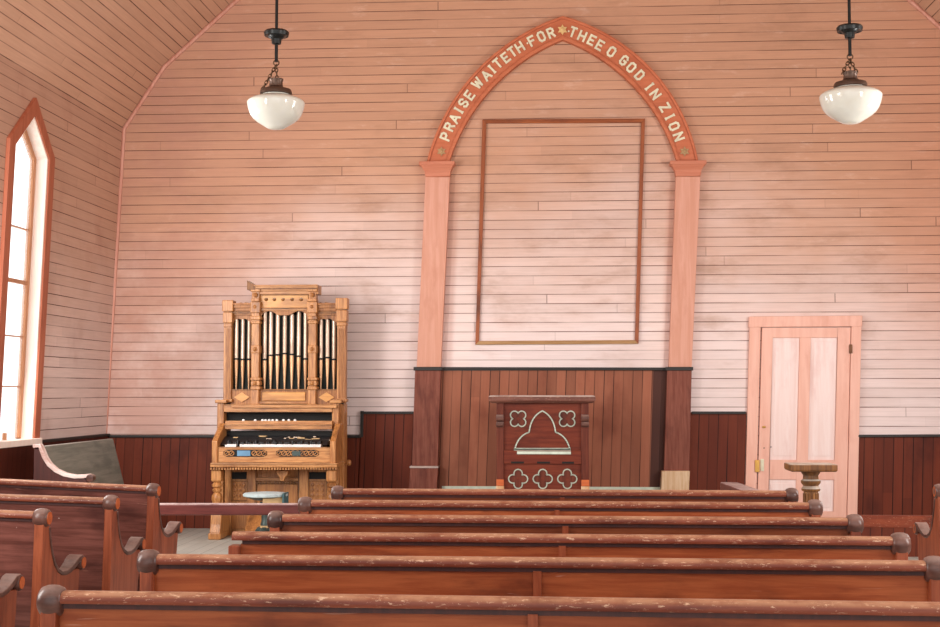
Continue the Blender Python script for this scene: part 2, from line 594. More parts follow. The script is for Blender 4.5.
# ceiling, coved, boards running the length of the nave
bm = bmesh.new()
uvl = bm.loops.layers.uv.new('UVMap')
arc = 0
for (a, b) in zip(PROF[:-1], PROF[1:]):
    ln = math.hypot(b[0] - a[0], b[1] - a[1])
    vs = [bm.verts.new(q) for q in ((a[0], YB, a[1]), (a[0], WALL, a[1]), (b[0], WALL, b[1]), (b[0], YB, b[1]))]
    f = bm.faces.new(vs)
    for l, uv in zip(f.loops, ((arc, YB), (arc, WALL), (arc + ln, WALL), (arc + ln, YB))):
        l[uvl].uv = uv
    arc += ln
me = bpy.data.meshes.new('ceiling')
bm.to_mesh(me)
bm.free()
me.materials.append(MAT['ceiling'])
o = bpy.data.objects.new('ceiling', me)
C.objects.link(o)
sol = o.modifiers.new('thick', 'SOLIDIFY')
sol.thickness = .05
sol.offset = 1 if False else -1
struct(o)

# corner bead following the ceiling and the corner
mb = MB()
path = [(XL + .02, WALL - .012, .95)] + [(x + (.015 if x < 0 else -.015), WALL - .012, z - .015) for x, z in PROF] + [(XR - .02, WALL - .012, .95)]
mb.tube(path, .022, 6)
struct(mb.build('trim_1', MAT['trim_pink'], smooth=True))

# wainscot (real board panels standing 2 cm proud of the wall)
def back_panel(name, quad, mat, t=.025):
    return struct(MB().prism([xz(*q, WALL - t) for q in quad], WALL - t, WALL - .0005).build(name, mat))
def zfloor(px_top, py_top):          # foot of a wall line: slides left by the lean
    x, z = xz(px_top, py_top, WALL)
    return (x - LEAN * z, 0)
def panel_to_floor(name, l, r, mat, t=.025, zb=0.0):
    a, b = xz(*l, WALL - t), xz(*r, WALL - t)
    za = (a[0] - LEAN * (a[1] - zb), zb)
    zb2 = (b[0] - LEAN * (b[1] - zb), zb)
    return struct(MB().prism([za, zb2, b, a], WALL - t, WALL - .0005).build(name, mat))
panel_to_floor('wall_back_wainscot', (107, 436), (361, 436), MAT['wains'])
panel_to_floor('wall_back_wainscot.001', (361, 412.5), (415, 412.5), MAT['wains'])
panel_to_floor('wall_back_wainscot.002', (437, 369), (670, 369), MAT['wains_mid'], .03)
panel_to_floor('wall_back_wainscot.003', (690, 412.5), (746.5, 412.5), MAT['wains'])
panel_to_floor('wall_back_wainscot.004', (858, 436), (1014, 435), MAT['wains'])
# dark cap mouldings
def cap(name, a, b, h=.026, t=.05):
    p, q = xz(*a, WALL - t), xz(*b, WALL - t)
    return struct(MB().prism([(p[0], p[1] - h), (q[0], q[1] - h), (q[0], q[1]), (p[0], p[1])], WALL - t, WALL - .0005).build(name, MAT['cap_dark'], bevel=.004))
cap('trim_2', (108, 435), (361, 435.3))
cap('trim_3', (361, 411.5), (414.5, 411.5))
cap('trim_4', (441, 367), (669, 367.5), .03, .06)
_p, _q = xz(441, 370.5, WALL - .04), xz(669, 369.3, WALL - .04)
struct(MB().box(_p[0], _q[0], WALL - .04, WALL - .0305, _p[1], _q[1]).build('trim_10', MAT['stool_edge']))
cap('trim_5', (692, 411.5), (746, 411.5))
cap('trim_6', (858, 434.8), (1014, 434), .026, .05)
a, b = xz(360.5, 411, WALL - .045), xz(360, 437, WALL - .045)
struct(MB().prism([(a[0], a[1]), (a[0] + .03, a[1]), (b[0] + .03, b[1]), (b[0], b[1])], WALL - .045, WALL - .0005).build('trim_7', MAT['cap_dark']))
# side wainscot
for nm, base, sg in (('wall_left_wainscot', XL, 1), ('wall_right_wainscot', XR, -1)):
    mb = MB()
    poly = [(YB, 0), (WALL - .03, 0), (WALL - .03, .95), (YB, .95)]
    mb.loft([[(lx(z, base), y, z) for y, z in poly], [(lx(z, base) + sg * .025, y, z) for y, z in poly]])
    struct(mb.build(nm, MAT['wains_side']))
    mb = MB()
    poly = [(YB, .945), (WALL - .05, .945), (WALL - .05, .97), (YB, .97)]
    mb.loft([[(lx(z, base), y, z) for y, z in poly], [(lx(z, base) + sg * .05, y, z) for y, z in poly]])
    struct(mb.build('trim_8' if sg > 0 else 'trim_9', MAT['cap_dark']))

# pulpit platform
PLAT = .415
px0, px1 = -1.44, 1.24
mb = MB().box(px0, px1, 11.5, WALL - .031, 0, PLAT - .03)
pl = struct(mb.build('floor_platform', MAT['riser_front']))
struct(MB().box(px0 - .02, px1 + .02, 11.47, WALL - .031, PLAT - .03, PLAT).build('floor_platform_top', MAT['floor']))
struct(MB().box(-1.2, 1.02, WALL - .05, WALL - .0305, PLAT, PLAT + .03).build('baseboard_back', MAT['green_edge']))
# ------------------------------------------------------------------ window
win = bpy.data.objects.new('window_1', None)
C.objects.link(win)
struct(win)
def ring(scale_out):
    y0, y1, zb, zs, za = WY0 - scale_out, WY1 + scale_out, WB - scale_out * .2, WS + scale_out * .25, WA + scale_out * 1.25
    return [(y0, zb), (y0, zs), (WYM, za), (y1, zs), (y1, zb)]
def side_band(mb, outer, inner, d0, d1):
    rings = []
    for (a, b), (c, d) in zip(outer, inner):
        rings.append([(lx(b) + d0, a, b), (lx(b) + d1, a, b), (lx(d) + d1, c, d), (lx(d) + d0, c, d)])
    mb.loft(rings)
    return mb
side_band(MB(), ring(.125), ring(0.0), .0005, .035).build('window_casing', MAT['win_trim'], win, bevel=.004)
side_band(MB(), ring(-.001), ring(-.022), -.135, .02).build('window_reveal', MAT['reveal'], win)
side_band(MB(), ring(-.022), ring(-.075), -.12, -.08).build('window_sash', MAT['sash'], win)
mb = MB()
mb.box(lx(WB) - .13, lx(WB) + .06, WY0 - .12, WY1 + .12, WB - .05, WB + .005)
mb.build('window_sill', MAT['reveal'], win, bevel=.004)
mb = MB()
for k, z in enumerate((1.45, 1.89, 2.37, 2.84)):
    h = .035 if k == 2 else .011
    mb.box(lx(z) - .118, lx(z) - .085, WY0 + .05, WY1 - .05, z - h / 2, z + h / 2)
mb.box(lx(1.5) - .118, lx(1.5) - .085, WYM - .01, WYM + .01, WB, 1.0 + .05)
mb.build('glazing_bar', MAT['sash'], win)
mb = MB()
poly = ring(-.06)
mb.loft([[(lx(z) - .101, y, z) for y, z in poly], [(lx(z) - .097, y, z) for y, z in poly]])
mb.build('window_pane', MAT['glass'], win)

# ------------------------------------------------------------------ door
D = WALL
dr = bpy.data.objects.new('door_1', None)
C.objects.link(dr)
struct(dr)
def dq(pts, yf, yb=WALL - .0005):
    return [xz(p[0], p[1], yf) for p in pts], yf, yb
def foot(pt, yf):
    x, z = xz(*pt, yf)
    return (x - LEAN * z, 0)
yc = WALL - .05
l0, l1 = xz(749.8, 327, yc), xz(760.8, 327, yc)
mb = MB().prism([foot((749.8, 327), yc), foot((760.8, 327), yc), l1, l0], yc, WALL - .0005)
mb.build('casing_side', MAT['casing'], dr, bevel=.004)
r0, r1 = xz(851.6, 326, yc), xz(861.6, 326, yc)
MB().prism([foot((851.6, 326), yc), foot((861.6, 326), yc), r1, r0], yc, WALL - .0005).build('casing_side', MAT['casing'], dr, bevel=.004)
yh = WALL - .056
MB().prism([xz(749, 327.3, yh), xz(862.3, 326.3, yh), xz(862.6, 315.5, yh), xz(749.4, 316.5, yh)], yh, WALL - .0005).build('casing_head', MAT['casing'], dr, bevel=.005)
# door leaf: stiles and rails around four sunk panels
yl = WALL - .035
leaf = bpy.data.objects.new('door_leaf', None)
c0, c1 = 762.0, 851.0
def lp(u, z):      # u 0..1 across the leaf, real height z
    x0 = xz(762.0, 327.5, yl)
    x1 = xz(850.8, 327.0, yl)
    x = x0[0] + (x1[0] - x0[0]) * u
    return (x - LEAN * (x0[1] - z), z)
ZT = xz(800, 327.3, yl)[1] - .004
ZB = .012
us = (0, .125, .43, .555, .855, 1)
zs = (ZB, .21, .50, .74, 1.945, ZT)
mb = MB()
def lbox(mb, ua, ub, za, zb, y0, y1):
    mb.prism([lp(ua, za), lp(ub, za), lp(ub, zb), lp(ua, zb)], y0, y1)
lbox(mb, us[0], us[1], zs[0], zs[5], yl, WALL - .001)
lbox(mb, us[4], us[5], zs[0], zs[5], yl, WALL - .001)
lbox(mb, us[2], us[3], zs[1], zs[4], yl, WALL - .001)
for a, b in ((zs[0], zs[1]), (zs[2], zs[3] - .0), (zs[4], zs[5])):
    if a == zs[2]:
        lbox(mb, us[1], us[2], .525, .72, yl, WALL - .001)
        lbox(mb, us[3], us[4], .525, .72, yl, WALL - .001)
    else:
        lbox(mb, us[1], us[4], a, b, yl, WALL - .001)
lf = mb.build('door_leaf', MAT['casing'], dr, bevel=.003)
for ua, ub in ((us[1], us[2]), (us[3], us[4])):
    for za, zb in ((zs[1], .525), (.72, zs[4])):
        mb = MB()
        lbox(mb, ua, ub, za, zb, WALL - .018, WALL - .001)
        lbox(mb, ua + .035, ub - .035, za + .04, zb - .04, WALL - .024, WALL - .018)
        mb.build('door_panel', MAT['door_panel'], lf, bevel=.003)
mb = MB()
p, q = xz(755, 472, yc - .01), xz(759.5, 460, yc - .01)
mb.prism([(p[0], p[1]), (q[0], p[1]), (q[0], q[1]), (p[0], q[1])], yc - .02, yc + .005)
lk = mb.build('door_lock', MAT['brass'], dr, bevel=.003)
p, q = xz(760.5, 471, yl - .005), xz(764, 459, yl - .005)
MB().prism([(p[0], p[1]), (q[0], p[1]), (q[0], q[1]), (p[0], q[1])], yl - .006, yl + .004).build('lock_plate', MAT['letter'], lk, bevel=.002)
p = xz(764, 427, yl)
MB().sphere((p[0], yl - .006, p[1]), .012, 8, 1.6, .6, 1).build('door_latch', MAT['brass'], dr, smooth=True)
mb = MB()
for q_ in ((757, 448), (764, 448), (771, 447)):
    p = xz(*q_, yl)
    mb.lathe([(.006, -.002), (.006, .004)], (p[0], yl, p[1]), 'y', 10)
mb.build('keyhole', MAT['iron'], dr)
p = xz(850.5, 349, yl)
MB().box(p[0] - .014, p[0] + .014, yc - .012, yc + .01, p[1] - .045, p[1] + .045).build('door_hinge', MAT['rust'], dr, bevel=.004)

# ------------------------------------------------------------------ arch, pilasters, frame
YA = WALL - .06
def circ3(p1, p2, p3):
    ax, ay = p1
    bx, by = p2
    cx, cy = p3
    d = 2 * (ax * (by - cy) + bx * (cy - ay) + cx * (ay - by))
    ux = ((ax * ax + ay * ay) * (by - cy) + (bx * bx + by * by) * (cy - ay) + (cx * cx + cy * cy) * (ay - by)) / d
    uy = ((ax * ax + ay * ay) * (cx - bx) + (bx * bx + by * by) * (ax - cx) + (cx * cx + cy * cy) * (bx - ax)) / d
    return (ux, uy), math.hypot(ax - ux, ay - uy)
def arc_pts(P, n=40):
    (c, r) = circ3(*P)
    a0 = math.atan2(P[0][1] - c[1], P[0][0] - c[0])
    a1 = math.atan2(P[2][1] - c[1], P[2][0] - c[0])
    while a1 - a0 > PI: a1 -= 2 * PI
    while a1 - a0 < -PI: a1 += 2 * PI
    return [(c[0] + r * math.cos(a0 + (a1 - a0) * k / n), c[1] + r * math.sin(a0 + (a1 - a0) * k / n)) for k in range(n + 1)], c, r
OL = [xz(*q, YA) for q in ((427.5, 162), (470.5, 78.5), (562.7, 17))]
IL = [xz(*q, YA) for q in ((449, 162), (484, 97), (562.7, 39.5))]
OR_ = [xz(*q, YA) for q in ((697.5, 161), (651, 69.5), (562.7, 17))]
IR_ = [xz(*q, YA) for q in ((677, 161), (640, 93), (562.7, 39.5))]
ol, cl, rl = arc_pts(OL)
il, _, _ = arc_pts(IL)
orr, cr, rr_ = arc_pts(OR_)
ir, _, _ = arc_pts(IR_)
base = at(562, 162, WALL)
arch = thing('lettered_arch', 'terracotta pointed wooden arch with raised cream lettering on the end wall', 'arch', (base.x, YA, base.z), world=True)
outer = ol + list(reversed(orr))[1:]
inner = il + list(reversed(ir))[1:]
MB().band(outer, inner, YA, WALL - .0005).build('arch_band', MAT['arch'], arch)
def lerp(a, b, f):
    return (a[0] + (b[0] - a[0]) * f, a[1] + (b[1] - a[1]) * f)
mb = MB()
mb.band([lerp(a, b, -.03) for a, b in zip(outer, inner)], [lerp(a, b, .09) for a, b in zip(outer, inner)], YA - .022, WALL - .0005)
mb.build('arch_moulding', MAT['arch'], arch, bevel=.006)
mb = MB()
mb.band([lerp(a, b, .86) for a, b in zip(outer, inner)], [lerp(a, b, 1.02) for a, b in zip(outer, inner)], YA - .018, WALL - .0005)
mb.build('arch_moulding', MAT['arch'], arch, bevel=.006)

STK = {
    'P': [[(0, 0), (0, 1), (.75, 1), (1, .85), (1, .6), (.75, .45), (0, .45)]],
    'R': [[(0, 0), (0, 1), (.75, 1), (1, .85), (1, .62), (.75, .48), (0, .48)], [(.55, .48), (1, 0)]],
    'A': [[(0, 0), (.5, 1), (1, 0)], [(.2, .32), (.8, .32)]],
    'I': [[(.5, 0), (.5, 1)]],
    'S': [[(1, .8), (.75, 1), (.25, 1), (0, .82), (0, .66), (.25, .53), (.75, .47), (1, .34), (1, .18), (.75, 0), (.25, 0), (0, .2)]],
    'E': [[(1, 1), (0, 1), (0, 0), (1, 0)], [(0, .5), (.8, .5)]],
    'W': [[(0, 1), (.25, 0), (.5, .75), (.75, 0), (1, 1)]],
    'T': [[(0, 1), (1, 1)], [(.5, 0), (.5, 1)]],
    'H': [[(0, 0), (0, 1)], [(1, 0), (1, 1)], [(0, .5), (1, .5)]],
    'F': [[(1, 1), (0, 1), (0, 0)], [(0, .5), (.8, .5)]],
    'O': [[(.25, 0), (.75, 0), (1, .18), (1, .82), (.75, 1), (.25, 1), (0, .82), (0, .18), (.25, 0)]],
    'G': [[(1, .78), (.75, 1), (.25, 1), (0, .82), (0, .18), (.25, 0), (.75, 0), (1, .18), (1, .45), (.55, .45)]],
    'D': [[(0, 0), (.7, 0), (1, .2), (1, .8), (.7, 1), (0, 1), (0, 0)]],
    'N': [[(0, 0), (0, 1), (1, 0), (1, 1)]],
    'Z': [[(0, 1), (1, 1), (0, 0), (1, 0)]],
}
def letter(ch, c, up, w, h, sw, y0, y1, parent):
    up = Vector((up[0], 0, up[1])).normalized()
    rt = Vector((up.z, 0, -up.x))
    Yv = Vector((0, 1, 0))
    mb = MB()
    cc = Vector((c[0], (y0 + y1) / 2, c[1]))
    wi, hi = (w - sw), (h - sw)
    k_ = 0
    for st in STK[ch]:
        P = [cc + rt * ((x - .5) * wi) + up * ((y - .5) * hi) for x, y in st]
        for a, b in zip(P[:-1], P[1:]):
            d = (b - a)
            L = d.length
            d.normalize()
            n = d.cross(Yv)
            k_ += 1
            mb.obox((a + b) / 2 + Yv * (-.0004 * k_), d, Yv, n, L / 2 + sw * .42, (y1 - y0) / 2 - .0002 + .0004 * k_, sw / 2 - .0001 * (k_ % 5))
    if ch == 'I':
        for s_ in (-.5, .5):
            mb.obox(cc + up * (s_ * (hi + .004)), rt, Yv, up, sw * .75, (y1 - y0) / 2 - .003, sw * .35)
    return mb.build('letter', MAT['letter'], parent)
LT = [(c, 420 + x / 4.18, 20 + y / 4.18, 0) for c, x, y in (('P', 107, 488), ('R', 123, 447), ('A', 145, 412), ('I', 162, 378), ('S', 182, 348), ('E', 207, 315), ('W', 240, 265), ('A', 277, 232), ('I', 301, 206), ('T', 325, 182), ('E', 358, 158), ('T', 386, 134), ('H', 417, 114), ('F', 468, 88), ('O', 507, 70), ('R', 547, 55))]
LT += [(c, 560 + x / 3.69, 20 + y / 3.69, 1) for c, x, y in (('T', 48, 45), ('H', 82, 60), ('E', 117, 75), ('E', 147, 94), ('O', 190, 118), ('G', 236, 150), ('O', 263, 176), ('D', 294, 205), ('I', 330, 246), ('N', 352, 275), ('Z', 387, 323), ('I', 405, 358), ('O', 421, 393), ('N', 438, 431))]
for ch, px, py, side in LT:
    c = xz(px, py, YA)
    ctr = cr if side else cl
    up = (c[0] - ctr[0], c[1] - ctr[1])
    w = {'I': .05, 'W': .098, 'A': .088, 'N': .08, 'O': .078, 'H': .08}.get(ch, .074)
    letter(ch, c, up, w, .112, .021, YA - .012, YA - .0004, arch)
for px, py, side in ((420 + 449 / 4.18, 20 + 98 / 4.18, 0), (560 + 32 / 3.69, 20 + 42 / 3.69, 1)):
    c = xz(px, py, YA)
    MB().lathe([(.009, -.006), (.009, .005)], (c[0], YA - .006, c[1]), 'y', 10).build('lettering_dot', MAT['letter'], arch)
for (px, py), m, r in (((562.5, 30), 'gold', .055), ((441.5, 151.5), 'gold_dull', .05), ((684.5, 151.5), 'gold_dull', .052)):
    c = xz(px, py, YA)
    mb = MB()
    star = []
    for k in range(12):
        a = PI / 2 + k * PI / 6
        q = r if k % 2 == 0 else r * .55
        star.append((c[0] + q * math.cos(a), c[1] + q * math.sin(a)))
    mb.prism(star, YA - .016, YA - .0004)
    mb.sphere((c[0], YA - .016, c[1]), r * .38, 8, 1, .6, 1)
    mb.build('star_rosette', MAT[m], arch, smooth=True)

def pilaster(label, px, low, base_mat, base_label, px_base):
    """px: cap top y, cap l/r, neck y, neck l/r, shaft foot y, l/r (photo measurements on the wall plane)"""
    (cy, c0, c1), (ny, n0, n1), (fy, f0, f1) = px
    y0 = WALL - .085
    fo = at((f0 + f1) / 2, fy, WALL)
    r = thing('pilaster', label, 'pilaster', (fo.x - LEAN * (fo.z - PLAT), y0, PLAT), 'pilasters of the arch', world=True)
    MB().prism([xz(f0, fy, y0), xz(f1, fy, y0), xz(n1, ny, y0), xz(n0, ny, y0)], y0, WALL - .0005).build('shaft', MAT['pil_pink'], r, bevel=.004)
    mb = MB()
    N0, N1 = xz(n0, ny, y0), xz(n1, ny, y0)
    C0, C1 = xz(c0, cy, y0), xz(c1, cy, y0)
    H = C0[1] - N0[1]
    prof = [(0, -.03, .006), (.05, .0, .012), (.12, .1, .014), (.3, .1, .014), (.42, .2, .02), (.62, .55, .036), (.72, .72, .044), (.78, 1, .055), (1, 1.0, .055)]
    rings = []
    for h, e, dy in prof:
        xa = N0[0] + (C0[0] - N0[0]) * e
        xb = N1[0] + (C1[0] - N1[0]) * e
        z = N0[1] + H * h
        rings.append([(xa, y0 - dy, z), (xb, y0 - dy, z), (xb, WALL - .0005, z), (xa, WALL - .0005, z)])
    mb.loft(rings)
    mb.build('capital', MAT['pil_cap'], r, bevel=.003)
    yd = WALL - .1
    (ty, t0, t1), (by, b0, b1) = low
    MB().prism([xz(b0, by, yd), xz(b1, by, yd), xz(t1, ty, yd), xz(t0, ty, yd)], yd, WALL - .0005).build('pedestal', MAT['dark_pil'], r, bevel=.004)
    p, q = xz(t0 - 1.5, ty - 3, yd - .02), xz(t1 + 1.5, ty + .5, yd - .02)
    MB().box(p[0], q[0], yd - .02, WALL - .0005, q[1], p[1]).build('pedestal_cap', MAT['cap_dark'], r, bevel=.004)
    (py_, p0, p1) = px_base
    yp = WALL - .16
    a, b = xz(p0 + 1, py_, yp), xz(p1, py_, yp)
    mb = MB().prism([(a[0] - .012, PLAT), (b[0] - .012, PLAT), (b[0], b[1]), (a[0], a[1])], yp, WALL - .0005)
    o = mb.build('plinth', base_mat, r, bevel=.006)
    if base_label:
        o['label'] = base_label
    else:
        MB().box(a[0] - .004, b[0] + .004, yp - .006, WALL - .0005, b[1] - .002, b[1] + .018).build('plinth_cap', MAT['pale_cap'], r, bevel=.004)
    return r
pilaster('left pink wooden pilaster under the arch, with dark plinth', ((162.2, 419.4, 454.8), (177, 425.5, 449.8), (367, 416.6, 440.8)), ((370, 415, 440.8), (470, 411.8, 437.6)), MAT['dark_pil'], None, (468, 409, 438))
pilaster('right pink wooden pilaster under the arch, with bare pale plinth', ((161.5, 669.8, 706), (176.5, 675.9, 700.5), (367, 668.9, 691.8)), ((370, 667.4, 691.8), (472, 663.8, 689.2)), MAT['plinth_pale'], 'pale bare wood plinth', (471, 661, 690))

# empty moulded frame
yf = WALL - .03
fr = at(558, 345, yf)
frame = thing('wall_frame', 'large empty thin brown wooden frame fixed on the wall under the arch', 'frame', (fr.x, yf, fr.z), world=True)
o4 = [xz(*q, yf) for q in ((482.5, 119.4), (645, 118.6), (638.6, 343.8), (475.2, 344.8))]
i4 = [xz(*q, yf) for q in ((486.3, 123.2), (641.2, 122.6), (634.8, 340), (479, 341))]
for k, (nm, m) in enumerate((('top_rail', 'frame'), ('side_rail', 'frame_v'), ('bottom_rail', 'frame_low'), ('side_rail', 'frame_v'))):
    j = (k + 1) % 4
    MB().prism([o4[k], o4[j], i4[j], i4[k]], yf, WALL - .0005).build(nm, MAT[m], frame, bevel=.004)

# ------------------------------------------------------------------ pews
def pew_parts(root, L, panel='pew_panel', rail='pew_rail', left_scroll=True, right_scroll=True, batten=True, batten_off=0.0):
    """local frame: x along the pew, +y the way the sitter faces, rail top at .844"""
    h = L / 2
    et = .046
    # back panel, slightly reclined
    mb = MB()
    mb.loft([[(x, y, z) for y, z in ((.06, .14), (.085, .14), (.022, .797), (-.003, .797))] for x in (-h + et * .5, h - et * .5)])
    mb.build('back_panel', MAT[panel], root)
    # handrail
    prof = [(-.026, .812), (-.029, .818), (-.028, .830), (-.021, .840), (-.008, .845), (.012, .845), (.026, .840), (.034, .830), (.035, .818), (.031, .812)]
    MB().box(-h + .03, h - .03, -.012, .022, .796, .8118).build('rail_shadow_strip', MAT['riser_front'], root)  # dark strip added for the shadow line under the rail overhang
    mb = MB()
    x0 = -h + (.034 if left_scroll else -.01)
    x1 = h - (.034 if right_scroll else -.01)
    mb.loft([[(x, y, z) for y, z in prof] for x in (x0, x1)])
    mb.build('top_rail', MAT[rail], root, smooth=True)
    # seat and its front apron
    mb = MB()
    mb.box(-h + et, h - et, .05, .44, .405, .43)
    mb.build('seat', MAT['pew_panel'], root, bevel=.006)
    # centre batten and support
    if batten:
        mb = MB()
        b = batten_off
        mb.loft([[(b + sx * .014, y, z) for y, z in ((.028, .14), (.062, .14), (.0, .80), (-.019, .80))] for sx in (-1, 1)])
        mb.box(b - .016, b + .016, .09, .40, 0, .405)
        mb.build('centre_support', MAT['pew_end'], root)
    curve = [(.04, .79), (.05, .74), (.068, .69), (.095, .635), (.13, .585), (.175, .548), (.225, .528), (.28, .522), (.33, .528)]
    for sx, sc in ((-1, left_scroll), (1, right_scroll)):
        xa, xb = sx * (h - et / 2), sx * (h + et / 2)
        poly = [(-.028, 0), (-.024, .40), (-.03, .79)] + curve + [(.455, .52), (.45, .42), (.42, .2), (.43, 0)]
        e = MB().prism_x(poly, xa, xb).build('end_panel', MAT['pew_end'], root, bevel=.004)
        # rolled arm following the curve
        if sc or True:
            mb = MB()
            rings = []
            full = [(.045, .77)] + curve[1:] + [(.375, .545), (.42, .568), (.46, .572)]
            for i, (y, z) in enumerate(full):
                a = full[max(0, i - 1)]
                b = full[min(len(full) - 1, i + 1)]
                ty, tz = b[0] - a[0], b[1] - a[1]
                l = math.hypot(ty, tz)
                ny, nz = -tz / l, ty / l
                f = i / (len(full) - 1)
                w = .027 + .010 * max(0, f - .6) * 2.5
                th = .008 + .010 * max(0, f - .5) * 2
                rings.append([(sx * h - w, y - ny * .012, z - nz * .012), (sx * h + w, y - ny * .012, z - nz * .012), (sx * h + w, y + ny * th, z + nz * th), (sx * h - w, y + ny * th, z + nz * th)])
            mb.loft(rings)
            ar = mb.build('arm_rest', MAT['pew_scroll'], e, smooth=True, bevel=.004)
            mb = MB()
            mb.lathe([(.012, -.040), (.033, -.038), (.037, -.028), (.037, .028), (.033, .038), (.012, .040)], (sx * h, .462, .548), 'x', 20)
            mb.build('arm_scroll', MAT['pew_scroll'], e, smooth=True)
            mb = MB()
            mb.lathe([(.028, -.001), (.028, .003)], (sx * (h + .0385), .462, .548), 'x', 18)
            mb.build('worn_knuckle', MAT['end_grain'], e)
        if sc:
            mb = MB()
            mb.lathe([(.014, -.037), (.031, -.0355), (.040, -.029), (.0455, -.014), (.0465, 0), (.0455, .014), (.040, .029), (.031, .0355), (.014, .037)], (sx * h, .004, .815), 'x', 28)
            mb.build('scroll_knob', MAT['pew_scroll'], e, smooth=True)
            if panel == 'pew_side_panel':
                mb = MB()
                mb.lathe([(.030, -.001), (.030, .003)], (sx * (h + .0355), .004, .815), 'x', 24)
                mb.build('knob_face', MAT['end_grain'], e)
    return root

rows = [  # x centre, y, length, left scroll, batten offset, label
    (-.122, 3.79, 2.67, -1.2, True, .045, 'nearest long wooden pew, front of the picture, palest worn top rail'),
    (-.092, 4.68, 2.70, -.1, True, .012, 'second long wooden pew from the camera, bright orange-brown back'),
    (.006, 5.44, 2.65, -.3, False, .0, 'third long pew from the camera, its left scroll knob missing'),
    (.002, 6.22, 2.64, -.1, True, .02, 'fourth long wooden pew from the camera, red-brown back'),
    (-.018, 7.04, 2.635, .0, True, .0, 'fifth long wooden pew from the camera, second nearest the lectern'),
    (.010, 7.86, 2.62, .0, True, .0, 'farthest long centre pew, directly in front of the lectern'),
]
for x, y, PL, rz, ls, bo, lab in rows:
    r = thing('church_pew', lab, 'pew', (x, y, 0), 'long pews of the centre block')
    r.rotation_euler.z = math.radians(rz)
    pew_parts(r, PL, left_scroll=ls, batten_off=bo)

LS = 2.0
for kx, ky, rz, tilt, lab in ((-2.475, 8.0, -2, 2.2, 'left aisle pew farthest from the camera, nearest the organ'),
                         (-2.42, 7.10, -1, 1.6, 'left aisle pew, middle of the three with visible top rails'),
                         (-2.48, 6.28, -1.5, 1.9, 'left aisle pew with scratched dark back, third from the organ'),
                         (-2.49, 5.56, 0, 1.2, 'left aisle pew nearest the camera, only its arm showing at the edge')):
    r = thing('aisle_pew', lab, 'pew', (0, 0, 0), 'short pews of the left aisle')
    a, b = math.radians(rz), math.radians(tilt)
    r.rotation_euler = (0, b, a)
    M = r.rotation_euler.to_matrix()
    off = M @ Vector((LS / 2, 0, .0))
    r.location = (kx - off.x, ky - off.y, -off.z)
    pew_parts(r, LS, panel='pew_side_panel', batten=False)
r = thing('aisle_pew', 'dark pew at the right edge, its curved arm end toward the aisle', 'pew', (2.262 + LS / 2, 8.25, 0))
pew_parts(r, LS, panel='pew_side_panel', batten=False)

# bench against the left wall, facing the room
r = thing('corner_bench', 'high backed bench with glare-grey back and whitened curved arm, against the left wall', 'bench', (-4.375, 12.1, 0))
mb = MB()
z0, z1 = .35, .955
mb.loft([[(x, y, z) for x, z in ((.22, z0), (.26, z0), (.10, z1), (.06, z1))] for y in (-1.12, .60)])
mb.build('back', MAT['grey_bench'], r, bevel=.006)
MB().box(.2, .48, -1.1, .56, .4, .43).build('seat', MAT['pew_panel'], r, bevel=.006)
MB().box(.03, .46, .56, .60, 0, .4).build('end_panel', MAT['pew_end'], r)
for sy in (-1,):
    y = -1.17
    cv = [(.10, .925), (.125, .865), (.165, .805), (.225, .755), (.30, .722), (.385, .706), (.45, .708)]
    poly = [(.04, 0), (.04, .94)] + cv + [(.49, .67), (.47, 0)]
    e = MB().loft([[(x, y - .025, z) for x, z in poly], [(x, y + .025, z) for x, z in poly]]).build('end_panel', MAT['riser_front'], r)
    mb = MB()
    full = [(.03, .955), (.085, .96)] + cv + [(.51, .716)]
    rings = []
    for i, (x, z) in enumerate(full):
        a = full[max(0, i - 1)]
        b = full[min(len(full) - 1, i + 1)]
        tx, tz = b[0] - a[0], b[1] - a[1]
        l = math.hypot(tx, tz)
        nx, nz = -tz / l, tx / l
        if nz < 0: nx, nz = -nx, -nz
        rings.append([(x - nx * .014, y - .034, z - nz * .014), (x - nx * .014, y + .034, z - nz * .014), (x + nx * .016, y + .034, z + nz * .016), (x + nx * .016, y - .034, z + nz * .016)])
    mb.loft(rings)
    mb.build('arm_rest', MAT['bench_edge'], e, smooth=True, bevel=.004)
    mb = MB()
    mb.lathe([(.012, -.036), (.030, -.034), (.033, -.02), (.033, .02), (.030, .034), (.012, .036)], (.515, y, .696), 'y', 18)
    mb.build('arm_scroll', MAT['pew_scroll'], e, smooth=True)

# altar rails
def altar_rail(lab, a, b, h, w=.10, th=.085, posts=(0.08, .92)):
    A, B = Vector((a[0], a[1], 0)), Vector((b[0], b[1], 0))
    mid = (A + B) / 2
    r = thing('altar_rail', lab, 'railing', mid, world=True)
    d = (B - A)
    L = d.length
    d.normalize()
    n = Vector((-d.y, d.x, 0))
    Zv = Vector((0, 0, 1))
    MB().obox(mid + Zv * (h - th / 2), d, n, Zv, L / 2, w / 2, th / 2).build('hand_rail', MAT['pew_dark_rail'], r, bevel=.01)
    for f in posts:
        p = A + (B - A) * f
        mb = MB()
        mb.lathe([(.045, 0), (.045, .08), (.03, .1), (.035, .2), (.026, .3), (.034, .42), (.03, h - th - .03), (.045, h - th - .02), (.045, h - th)], p, 'z', 16)
        mb.build('post', MAT['pew_end'], r, smooth=True)
    return r
altar_rail('low dark rail with dusty white top crossing in front of the organ', (-2.95, 9.58), (-1.62, 9.66), .605, .10, .08, (.02, .98))
# rail return by the door
altar_rail('short dark rail with pale worn top, beside the door and right pilaster', (1.50, 12.2), (1.60, 10.6), .60, .16, .11, (.04, .96))

